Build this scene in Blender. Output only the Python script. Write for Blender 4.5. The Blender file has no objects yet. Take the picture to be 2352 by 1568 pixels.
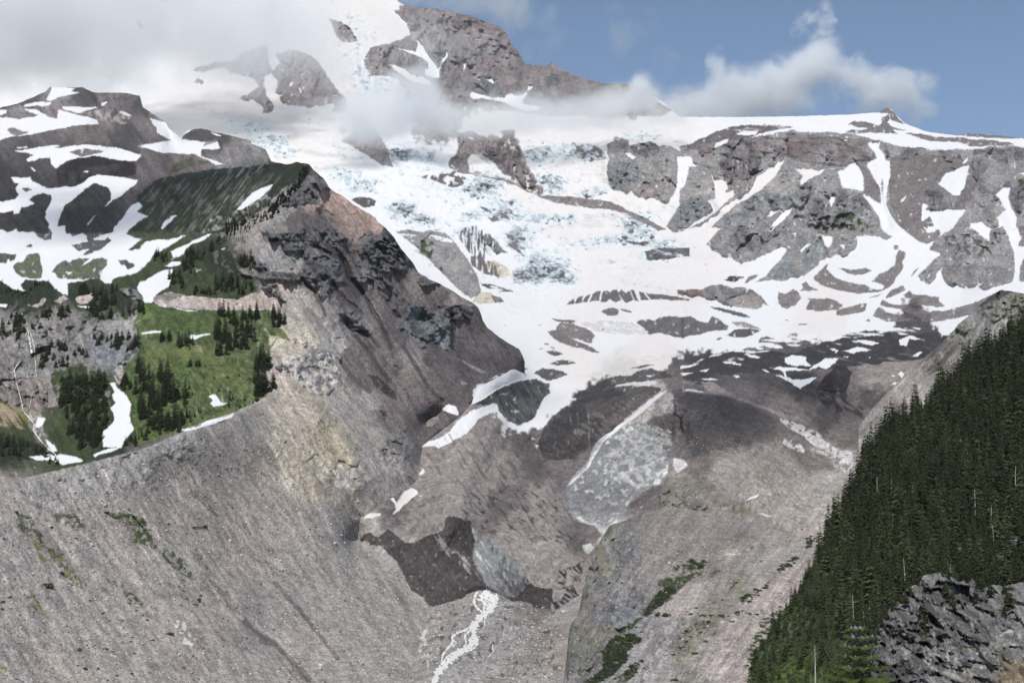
import bpy, math, random
import numpy as np
from mathutils import Vector, Matrix
random.seed(7); RNG = np.random.default_rng(7)
SC = bpy.context.scene
COL = SC.collection
R = math.radians
# ---------------------------------------------------------------- camera (metres; the camera is the origin)
# the measures of the place were taken in a 2352 x 1568 frame of the photograph: F_PX is the lens in those pixels
W_PX, H_PX, F_PX, HOR = 2352.0, 1568.0, 3231.0, 1100.0
PITCH = math.atan((HOR - H_PX / 2) / F_PX)
cam_d = bpy.data.cameras.new('camera'); cam = bpy.data.objects.new('camera', cam_d); COL.objects.link(cam)
cam_d.sensor_width = 36.0; cam_d.lens = 36.0 * F_PX / W_PX
cam_d.clip_start = 0.5; cam_d.clip_end = 60000
cam.location = (0, 0, 0); cam.rotation_euler = (R(90) + PITCH, 0, 0)
SC.camera = cam
# ---------------------------------------------------------------- daylight
SUN_EL, SUN_AZ = R(50), R(-170)      # azimuth from +Y towards +X: the sun stands behind the camera, to the left
world = bpy.data.worlds.new('World'); SC.world = world; world.use_nodes = True
wn = world.node_tree.nodes; wn.clear(); wl = world.node_tree.links
sky = wn.new('ShaderNodeTexSky'); sky.sky_type = 'NISHITA'; sky.sun_disc = False
sky.sun_elevation = SUN_EL; sky.sun_rotation = SUN_AZ; sky.altitude = 1800
sky.air_density = 1.0; sky.dust_density = 0.6; sky.ozone_density = 1.0
bg = wn.new('ShaderNodeBackground'); bg.inputs['Strength'].default_value = 0.10
wo = wn.new('ShaderNodeOutputWorld')
wl.new(sky.outputs[0], bg.inputs[0]); wl.new(bg.outputs[0], wo.inputs[0])
sl = bpy.data.lights.new('sun', 'SUN'); sl.energy = 4.3; sl.angle = R(0.5); sl.color = (1.0, 0.955, 0.89)
so = bpy.data.objects.new('sun', sl); COL.objects.link(so)
sd = Vector((math.sin(SUN_AZ) * math.cos(SUN_EL), math.cos(SUN_AZ) * math.cos(SUN_EL), math.sin(SUN_EL)))
so.rotation_euler = sd.to_track_quat('Z', 'Y').to_euler(); so.location = (0, 0, 300)
SC.view_settings.view_transform = 'Standard'; SC.view_settings.look = 'None'
SC.view_settings.exposure = 0.05; SC.view_settings.gamma = 1.0
SC.cycles.use_denoising = True
SC.cycles.max_bounces = 8; SC.cycles.diffuse_bounces = 3; SC.cycles.volume_bounces = 4
SC.cycles.transparent_max_bounces = 16
SC.cycles.volume_step_rate = .3; SC.cycles.volume_max_steps = 256
SC.cycles.use_adaptive_sampling = True; SC.cycles.adaptive_threshold = 0.02

# ---------------------------------------------------------------- helpers: rays, noise, rasters
def at(x, y, D):
    """pixel and forward distance -> point of the place"""
    u = (np.asarray(x) - W_PX / 2) / F_PX; v = (H_PX / 2 - np.asarray(y)) / F_PX
    cp, sp = math.cos(PITCH), math.sin(PITCH)
    fy, fz = cp - v * sp, sp + v * cp
    return np.stack([u / fy * D, np.asarray(D) * np.ones_like(u), fz / fy * D], -1)

def pix(p):
    cp, sp = math.cos(PITCH), math.sin(PITCH)
    d = p[..., 1] * cp + p[..., 2] * sp
    return W_PX / 2 + F_PX * p[..., 0] / d, H_PX / 2 - F_PX * (-p[..., 1] * sp + p[..., 2] * cp) / d

RX0, RY0, RS = -160.0, -60.0, 1.5
RNX, RNY = int(2680 / RS), int(1800 / RS)
GX, GY = np.meshgrid((RX0 + RS * np.arange(RNX)).astype(np.float32), (RY0 + RS * np.arange(RNY)).astype(np.float32))

def gn(X, Y, seed):
    r = np.random.default_rng(seed); a = r.random((256, 256)).astype(np.float32) * 6.2832
    gx, gy = np.cos(a), np.sin(a)
    xi = np.floor(X).astype(np.int32); yi = np.floor(Y).astype(np.int32)
    fx = X - xi; fy = Y - yi
    ux = fx * fx * fx * (fx * (fx * 6 - 15) + 10); uy = fy * fy * fy * (fy * (fy * 6 - 15) + 10)
    x0, x1, y0, y1 = xi & 255, (xi + 1) & 255, yi & 255, (yi + 1) & 255
    a = gx[y0, x0] * fx + gy[y0, x0] * fy; b = gx[y0, x1] * (fx - 1) + gy[y0, x1] * fy
    c = gx[y1, x0] * fx + gy[y1, x0] * (fy - 1); d = gx[y1, x1] * (fx - 1) + gy[y1, x1] * (fy - 1)
    return ((a + ux * (b - a)) * (1 - uy) + (c + ux * (d - c)) * uy) * 1.5

def fbm(lam, octs=4, seed=0, gain=0.5, ang=0.0, st=1.0, ridged=False, X=None, Y=None, wx=None):
    """fractal noise, longest wave LAM; ST stretches it along the direction ANG (degrees, downwards from the x axis)"""
    X = GX if X is None else X; Y = GY if Y is None else Y
    if wx is not None: X = X + wx[0]; Y = Y + wx[1]
    c, s = math.cos(R(ang)), math.sin(R(ang))
    A = (X * c + Y * s) / (lam * st); B = (-X * s + Y * c) / lam
    out = 0; amp = 1.0; tot = 0
    for i in range(octs):
        n = gn(A * 2 ** i + 13.7 * i, B * 2 ** i + 7.3 * i, seed * 31 + i)
        if ridged: n = 1 - 2 * np.abs(n)
        out = out + n * amp; tot += amp; amp *= gain
    return out / tot ** 0.75

def facet(lam, seed, wx=None, st=1.0, ang=0.0):
    """broken rock: flat facets of random tilt and step"""
    r = np.random.default_rng(seed); T = r.random((64, 64, 5)).astype(np.float32); c, s_ = math.cos(R(ang)), math.sin(R(ang))
    X0, Y0 = (GX, GY) if wx is None else (GX + wx[0], GY + wx[1])
    X = (X0 * c + Y0 * s_) / (lam * st) + 50; Y = (-X0 * s_ + Y0 * c) / lam + 50; xi = np.floor(X).astype(np.int32); yi = np.floor(Y).astype(np.int32)
    best = np.full(X.shape, 9, np.float32); out = np.zeros(X.shape, np.float32)
    for dx in (-1, 0, 1):
        for dy in (-1, 0, 1):
            t = T[(yi + dy) & 63, (xi + dx) & 63]; ex = X - (xi + dx + t[..., 0]); ey = Y - (yi + dy + t[..., 1]); d = ex * ex + ey * ey; k = d < best
            v = (t[..., 2] - .5) * 1.6 + (t[..., 3] - .5) * 2.2 * ex + (t[..., 4] - .5) * 2.2 * ey
            best = np.where(k, d, best); out = np.where(k, v, out)
    return out

def sstep(a, b, x):
    t = np.clip((x - a) / (b - a), 0, 1); return t * t * (3 - 2 * t)

def samp(F, x, y):
    fx = np.clip((np.asarray(x) - RX0) / RS, 0, RNX - 1.001); fy = np.clip((np.asarray(y) - RY0) / RS, 0, RNY - 1.001)
    xi = fx.astype(np.int32); yi = fy.astype(np.int32); fx = fx - xi; fy = fy - yi
    if F.ndim == 3: fx = fx[..., None]; fy = fy[..., None]
    return (F[yi, xi] * (1 - fx) + F[yi, xi + 1] * fx) * (1 - fy) + (F[yi + 1, xi] * (1 - fx) + F[yi + 1, xi + 1] * fx) * fy

def nums(s): return np.array([[float(v) for v in q.split(',')] for q in s.split()])

def tps(pts, smooth=1e-3):
    """thin-plate surface through x,y,distance points, in log distance, as a raster"""
    P = nums(pts) if isinstance(pts, str) else pts
    X = P[:, :2] / 400.0; v = np.log(P[:, 2]); n = len(P)
    def U(r2): return 0.5 * r2 * np.log(r2 + 1e-9)
    d = ((X[:, None] - X[None]) ** 2).sum(-1)
    A = np.zeros((n + 3, n + 3)); A[:n, :n] = U(d) + smooth * np.eye(n)
    A[:n, n] = 1; A[:n, n + 1:] = X; A[n:, :n] = A[:n, n:].T
    w = np.linalg.solve(A, np.r_[v, 0, 0, 0])
    st = 6; gx, gy = GX[::st, ::st] / 400.0, GY[::st, ::st] / 400.0
    o = w[n] + w[n + 1] * gx + w[n + 2] * gy
    for k in range(n): o = o + w[k] * U((gx - X[k, 0]) ** 2 + (gy - X[k, 1]) ** 2)
    fx = np.clip(np.arange(RNX) / st, 0, gx.shape[1] - 1.001); fy = np.clip(np.arange(RNY) / st, 0, gx.shape[0] - 1.001)
    xi = fx.astype(int); yi = fy.astype(int); fx = fx - xi; fy = (fy - yi)[:, None]
    a = o[yi][:, xi] * (1 - fx) + o[yi][:, xi + 1] * fx; b = o[yi + 1][:, xi] * (1 - fx) + o[yi + 1][:, xi + 1] * fx
    return (a * (1 - fy) + b * fy).astype(np.float32)

FOOT_D = """1194,870,2030 1180,843,2010 1168,856,1970 1131,872,1905 1097,890,1855 1084,925,1790 1058,955,1745 971,1022,1620 957,1105,1525 901,1142,1457 868,1162,1430 828,1188,1400 854,1258,1370 918,1312,1320 984,1392,1265 975,1440,1180 955,1500,1060 935,1568,950"""
TILES = {'00': (0, 0, 1 / 3), '10': (784.4, 0, 1 / 3), '20': (1568.7, 0, 1 / 3), '01': (0, 522.5, 1 / 3), '11': (784.4, 522.5, 1 / 3),
         '21': (1568.7, 522.5, 1 / 3), '02': (0, 1045, 1 / 3), '12': (784.4, 1045, 1 / 3), '22': (1568.7, 1045, 1 / 3),
         'F': (1263.3, 1091, .3043), 'S': (689.0, 918.7, .7246), 'K': (1205.8, 832.6, .34179), 'I': (746.5, 315.8, .39061), 'C': (516.8, 344.5, .29297), 'N': (1665.2, 1263.3, .29198), 'P': (0, 0, 1)}
def tp(tile, s):
    ox, oy, k = TILES[tile]; return nums(s) * k + np.array([ox, oy])

WX, WY = fbm(26, 5, 901, 0.72), fbm(26, 5, 902, 0.72)
NZ = {}
def noise(k):
    """shared noise fields: f fine, c coarse, v vertical streaks, d down-right streaks, l down-left streaks, h strata, k crevasses"""
    if k not in NZ:
        NZ[k] = {'f': lambda: fbm(14, 4, 11), 'c': lambda: fbm(60, 5, 12), 'v': lambda: fbm(6, 3, 13, ang=90, st=6),
                 'd': lambda: fbm(9, 4, 14, ang=57, st=7), 'l': lambda: fbm(8, 4, 15, ang=128, st=7), 'g': lambda: fbm(7, 4, 17, ang=40, st=3.5),
                 'h': lambda: fbm(8, 4, 16, ang=8, st=5), 'k': lambda: fbm(16, 4, 18, ang=20, st=2.2, ridged=True, wx=(WX * 8, WY * 8)),
                 's': lambda: fbm(4.5, 2, 19)}[k]()
        if k == 'k': NZ[k] = NZ[k] - NZ[k].mean()
    return NZ[k]

def inside(poly, warp=3.0, grow=0):
    x0, y0 = poly.min(0) - 8 - warp * 2 - grow * 2; x1, y1 = poly.max(0) + 8 + warp * 2 + grow * 2
    i0 = max(0, int((x0 - RX0) / RS)); i1 = min(RNX, int((x1 - RX0) / RS) + 1)
    j0 = max(0, int((y0 - RY0) / RS)); j1 = min(RNY, int((y1 - RY0) / RS) + 1)
    if i1 <= i0 or j1 <= j0: return None, None
    s = (slice(j0, j1), slice(i0, i1))
    X = GX[s] + WX[s] * warp; Y = GY[s] + WY[s] * warp
    m = np.zeros(X.shape, bool); n = len(poly)
    for k in range(n):
        (xa, ya), (xb, yb) = poly[k], poly[(k + 1) % n]
        if ya == yb: continue
        m ^= ((ya > Y) != (yb > Y)) & (X < (xb - xa) * (Y - ya) / (yb - ya) + xa)
    return s, m

def lin(c): c = np.asarray(c, float) / 255; return np.where(c < .04045, c / 12.92, ((c + .055) / 1.055) ** 2.4)
KA = 0.84       # sunlit sRGB value in the photograph -> base colour
# class: colour as it looks in full sun, ruggedness, snow
CL = {'SN': (246, 247, 250, .22, 1), 'SB': (244, 239, 236, .14, 1), 'SD': (226, 220, 215, .3, .8), 'IC': (205, 216, 222, .9, .7), 'IB': (160, 176, 184, 1.3, .5),
      'ID': (88, 86, 92, 1.3, .1), 'BK': (44, 41, 44, .7, 0), 'DK': (80, 76, 76, .6, 0), 'DM': (98, 90, 90, .5, 0), 'DG': (62, 60, 61, .45, 0),
      'GR': (122, 118, 117, 1.3, 0), 'GL': (150, 146, 143, .8, 0), 'GB': (112, 117, 121, 1.4, 0), 'RD': (96, 94, 97, 1.9, 0), 'RB': (118, 104, 103, 1.6, 0),
      'RR': (112, 84, 82, 1.5, 0), 'MV': (160, 149, 140, .45, 0), 'MB': (146, 134, 128, .5, 0), 'MD': (112, 101, 99, .6, 0), 'BE': (176, 164, 148, .7, 0),
      'YB': (172, 160, 136, .7, 0), 'YS': (196, 186, 160, .4, 0), 'PK': (176, 146, 134, .8, 0), 'PL': (186, 170, 164, .6, 0), 'VG': (154, 149, 143, .5, 0),
      'WH': (205, 203, 200, .6, .2), 'FD': (112, 106, 112, .9, 0), 'GN': (84, 103, 52, .3, 0), 'GM': (60, 72, 44, .4, 0), 'GD': (42, 50, 36, .5, 0), 'GO': (112, 112, 60, .4, 0),
      'GS': (122, 119, 108, .6, 0), 'TN': (150, 132, 104, .4, 0), 'OR': (160, 138, 112, .4, 0), 'IK': (56, 50, 52, .35, 0), 'IG': (132, 135, 136, .5, .2), 'GG': (120, 118, 108, 1.4, 0), 'SC': (166, 154, 148, .4, 0)}
for k_ in CL:
    c_ = np.array(CL[k_][:3], float); c_ = c_.mean() + (c_ - c_.mean()) * (.62 if k_[0] in 'RM' else .72 if k_[0] != 'G' or k_ in ('GR', 'GL', 'GB') else .85)
    CL[k_] = np.r_[lin(c_) * KA * (.79 if k_ in ('SN', 'SB', 'SD') else 1), CL[k_][3:]].astype(np.float32)

def box(F, r):
    if r < 1: return F
    for ax in (0, 1):
        P = np.concatenate([np.repeat(F.take([0], ax), r + 1, ax), F, np.repeat(F.take([-1], ax), r, ax)], ax); c = np.cumsum(P, ax, dtype=np.float32)
        n = F.shape[ax]; F = (c.take(range(2 * r + 1, 2 * r + 1 + n), ax) - c.take(range(0, n), ax)) / (2 * r + 1)
    return F

class Canvas:
    def __init__(s, seeds, pw=2.4, wamp=26):
        """soft base: every x,y,class seed colours the ground round it"""
        st = 3; X = (GX + WX * wamp)[::st, ::st]; Y = (GY + WY * wamp)[::st, ::st]
        nb = np.zeros(X.shape + (5,), np.float32); ns = nb.copy(); db = np.full(X.shape, 1e-9, np.float32); ds = db.copy()
        for q in seeds.split():
            x, y, c = q.split(','); w = 1 / (((X - float(x)) ** 2 + (Y - float(y)) ** 2) / 900 + .05) ** pw
            if CL[c][4] > .5: ns += w[..., None] * CL[c]; ds += w
            else: nb += w[..., None] * CL[c]; db += w
        hard = sstep(.44, .56, ds / (ds + db) + .22 * noise('f')[::st, ::st] + .2 * noise('c')[::st, ::st])[..., None]   # snow ends in an edge, it does not fade
        small = nb / db[..., None] * (1 - hard) + ns / ds[..., None] * hard
        jj = np.clip(np.arange(RNY) / st, 0, X.shape[0] - 1.001); ii = np.clip(np.arange(RNX) / st, 0, X.shape[1] - 1.001)
        ji = jj.astype(int); i_i = ii.astype(int); fj = (jj - ji)[:, None, None].astype(np.float32); fi = (ii - i_i)[None, :, None].astype(np.float32)
        r0 = small[ji][:, i_i] * (1 - fi) + small[ji][:, i_i + 1] * fi; r1 = small[ji + 1][:, i_i] * (1 - fi) + small[ji + 1][:, i_i + 1] * fi
        s.a = r0 * (1 - fj) + r1 * fj
        s.rel = np.zeros(GX.shape, np.float32)
    def paint(s, poly, cls, warp=3.0, nz=None, thr=0.0, mix=1.0, soft=.15, up=0.0, edge=0.0):
        w, m = inside(poly, warp, edge)
        if w is None: return
        m = m.astype(np.float32)
        if edge:
            m = box(box(m, int(edge / RS)), int(edge / RS)); m = sstep(.28, .72, m + .30 * noise('f')[w] + .12 * noise('s')[w])
        if CL[cls][4] < .5 and not nz: m *= .25 + .75 * sstep(-.62, -.30, noise('f')[w]); m *= .92
        if nz: m *= sstep(thr - soft, thr + soft, noise(nz)[w])
        s.a[w] += (m * mix)[..., None] * (CL[cls] - s.a[w])
        if up:   # a bank: the class stands out of (or lies in) its surroundings
            s.rel[w] -= m * up
    def finish(s, streak='d', spk=.42, sw=1.0):
        """grit, streaks and single stones in the colour of bare ground"""
        bare = 1 - np.clip(s.a[..., 4], 0, 1)
        m = 1.04 + bare * (.16 * noise('f') + .34 * noise('s') + .30 * sw * noise(streak) + .16 * noise('c') + .34 * sw * fbm(16, 3, 79, .6, ang={'d': 57, 'l': 125, 'g': 40}[streak], st=6, wx=(WX * 3, WY * 3))) + (1 - bare) * .03 * noise('f')
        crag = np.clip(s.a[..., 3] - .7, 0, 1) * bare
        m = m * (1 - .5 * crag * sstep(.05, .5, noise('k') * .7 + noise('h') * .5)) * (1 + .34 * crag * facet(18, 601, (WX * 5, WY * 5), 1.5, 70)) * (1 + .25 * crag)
        st = fbm(3.4, 1, 77); d = fbm(200, 3, 78) * .16 + noise(streak) * .12
        m = m + bare * (sstep(.52, .66, st + d) * spk - sstep(.50, .64, -st + d) * spk * .8)
        s.a[..., :3] *= np.clip(m, .35, 1.9)[..., None]
        s.a[..., :3] = np.clip(s.a[..., :3], 0, .86)
    def run(s, text):
        for ln in text.strip().splitlines():
            ln = ln.strip()
            if not ln or ln[0] == '#': continue
            head, pts = ln.split('|'); h = head.split(); kw = {}
            for o in h[2:]:
                if o[0] == 'w': kw['warp'] = float(o[1:])
                elif o[0] == 'n': kw['nz'] = o[1]; kw['thr'] = float(o[2:] or 0)
                elif o[0] == 'm': kw['mix'] = float(o[1:])
                elif o[0] == 'u': kw['up'] = float(o[1:])
                elif o[0] == 's': kw['edge'] = float(o[1:])
            s.paint(tp(h[0], pts), h[1], **kw)
    def line(s, poly, amp, width, cls=None, mix=.7):
        """raise (amp > 0) or cut (amp < 0, a gully) along a line; amp is a share of the distance"""
        x0, y0 = poly.min(0) - width * 4 - 10; x1, y1 = poly.max(0) + width * 4 + 10
        i0 = max(0, int((x0 - RX0) / RS)); i1 = min(RNX, int((x1 - RX0) / RS)); j0 = max(0, int((y0 - RY0) / RS)); j1 = min(RNY, int((y1 - RY0) / RS))
        w = (slice(j0, j1), slice(i0, i1)); X = GX[w] + WX[w] * 4; Y = GY[w] + WY[w] * 4; d2 = np.full(X.shape, 1e9, np.float32)
        for (a, b), (c, d) in zip(poly[:-1], poly[1:]):
            L = (c - a) ** 2 + (d - b) ** 2 + 1e-6; t = np.clip(((X - a) * (c - a) + (Y - b) * (d - b)) / L, 0, 1)
            d2 = np.minimum(d2, (X - a - t * (c - a)) ** 2 + (Y - b - t * (d - b)) ** 2)
        g = np.exp(-d2 / width ** 2)
        s.rel[w] -= amp * g
        if cls: s.a[w] += (sstep(.25, .6, g) * mix)[..., None] * (CL[cls] - s.a[w])
# ================================================================ the big mountain, its glacier and the valley floor
LD0 = tps("""-150,0,7500 -150,300,6000 0,100,7300 0,250,6300 300,230,6100 300,50,7500 600,100,7000 600,250,5900 600,350,5200 760,0,8100 950,15,8300
1150,60,8300 1200,135,8100 1450,200,7300 850,200,6900 1000,120,7700 1100,230,7000 1250,200,7200 1000,300,5900 1200,310,5500 1350,300,5200 1500,280,5000 1560,262,5000
1700,265,5000 2040,258,4800 2110,300,4600 2352,318,4300 2500,330,4200 1700,300,4500 1600,330,4500 1900,310,4400 2200,335,4150 2352,345,4000
1400,330,4700 1400,430,4350 1560,340,4400 1560,420,4150 1560,510,3950 1700,380,4100 1700,480,3850 1800,370,4050 1850,600,3400 1900,480,3700 2000,520,3450 2000,400,3850
2200,400,3700 2200,560,3150 2352,450,3450 2352,600,2900 2200,640,2900 2000,650,3000 1900,700,2850 2050,720,2650 2200,720,2550 2352,690,2500
700,330,5300 700,250,6000 800,390,4900 850,330,5400 950,430,4600 1000,370,5100 1000,520,4200 1100,400,4900 1150,470,4400 1250,400,4700 1300,470,4300 1100,620,3600
1200,560,3900 1250,640,3500 1400,560,3850 1550,560,3750 1600,600,3500 1400,650,3400 1300,700,3150 1150,700,3050 1500,700,3100 1700,680,3050 1800,730,2750
1150,760,2750 1300,770,2700 1500,750,2850 1700,770,2500 1200,830,2250 1350,830,2350 1500,830,2350 1700,830,2200 1900,800,2300 2100,780,2300 2200,760,2300
1150,900,1930 1300,900,2080 1450,890,2000 1250,980,1850 1150,960,1850 1050,990,1695 990,1030,1625
1540,900,1780 1650,890,1850 1800,930,1850 1950,950,1950 1900,860,2050 1330,1000,1860 1400,930,1950 1300,1060,1760 1340,1120,1640 1450,1000,1790 1550,1000,1700
1700,1000,1660 1780,1000,1700 1700,1100,1550 1600,1150,1500 1480,1130,1560 1850,1080,1650 1950,1050,1700 1400,1200,1480 1380,1250,1450
1100,1050,1650 1060,1180,1420 950,1150,1480 1180,1120,1560 1250,1200,1460 1280,1100,1640 1300,1250,1400 1330,1300,1370 1250,1350,1330 900,1200,1400
1000,1390,1270 1090,1350,1290 1180,1370,1290 1260,1390,1300 850,1215,1390 930,1240,1370 1020,1185,1400 1130,1230,1390 1200,1300,1350 1270,1370,1320
1000,1450,1120 1150,1450,1130 1300,1450,1130 1000,1568,920 1200,1568,930 1320,1568,930 1100,1700,780 1400,1568,1000 1400,1350,1300
1600,1300,1450 1900,1250,1500 2200,1000,1700 2352,900,1900 2352,1300,1500 1700,1568,1250 2352,1568,1250 2352,1700,1150
300,350,5000 -150,500,4800 300,600,4300 700,500,4400 500,900,3000 0,1200,2500 900,600,3700 700,1200,1750 500,1568,1250""" + " " + FOOT_D)
cv = Canvas("""0,0,SN 0,300,SN 300,100,SN 500,150,SB 700,60,SB 600,230,SB 700,280,SB 820,250,SB 820,40,SB 900,100,SB 1000,60,RB 1100,100,RB 1150,100,RB 1000,160,RB 1100,180,GR 1200,170,GR 1300,200,GR 1450,220,RB
900,320,SN 1000,360,SN 1100,330,SB 1000,300,GL 1200,310,SB 1300,320,SB 1400,310,SB 1500,280,SB 1700,270,SN 2100,320,SN 2300,330,SN 1900,300,SN 1250,430,SB 1000,430,SN 900,480,SN 1100,520,SN 1300,520,SB
1400,580,SB 1500,560,SB 1250,600,SN 1200,700,SN 1500,650,SB 1600,600,SB 1600,500,SB 1400,700,SB 1550,690,SB 1750,700,SN 1900,730,SB 2000,740,SN 2200,730,SN 2200,650,SN 2000,600,SN 2300,600,SN 1600,760,SN 1400,760,SN 1200,800,SN
1300,830,SB 1500,820,SB 1700,770,SN 1250,900,SN 1200,960,SN 1450,860,SD
1600,860,DG 1750,850,DK 1850,880,DG 2000,800,DK 2100,780,DK 1700,900,DM 1570,880,MD 1600,920,MD 1700,950,DK 1800,950,MD 1900,850,MD 2000,860,MB 2080,850,MB 1950,900,MD 2000,920,DK 1850,990,MD 1900,960,DK 2000,960,MD
1950,1000,MD 1900,1050,MB 1800,1050,MB 1700,1060,MB 1650,1100,MB 1750,1130,MV 1850,1150,MV 1900,1100,VG 1950,1080,VG 1600,1070,MD 1600,1010,DK 1700,1000,DM 1560,1090,MB 1550,1130,GG 1480,1150,MD 1700,1180,MB
1400,930,DG 1350,980,DK 1300,1030,MD 1260,1050,MD 1300,1070,MD 1450,960,WH 1500,930,PL 1450,1050,IG 1400,1100,IB 1500,1060,IG 1350,1100,IG 1350,1150,GB 1400,1160,IG 1380,1200,WH
1100,1000,MB 1050,1060,MB 1150,1060,MB 1200,1020,DM 1240,1060,DM 1100,1120,MB 1000,1150,MB 1150,1150,MD 1250,1160,MB 1250,1250,MB 1300,1300,MB 1340,1230,MD 1320,1340,MB 1290,1390,GL 950,1200,MB 900,1190,MD 1200,1220,MB
1050,1450,VG 1000,1500,VG 950,1568,VG 990,1430,VG 970,1530,VG 1010,1560,VG 1150,1450,GL 1200,1520,VG 1250,1450,MB 1300,1500,MV 1280,1560,VG 1100,1568,VG 1000,1420,MV 900,1250,VG 850,1200,VG""")
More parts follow.
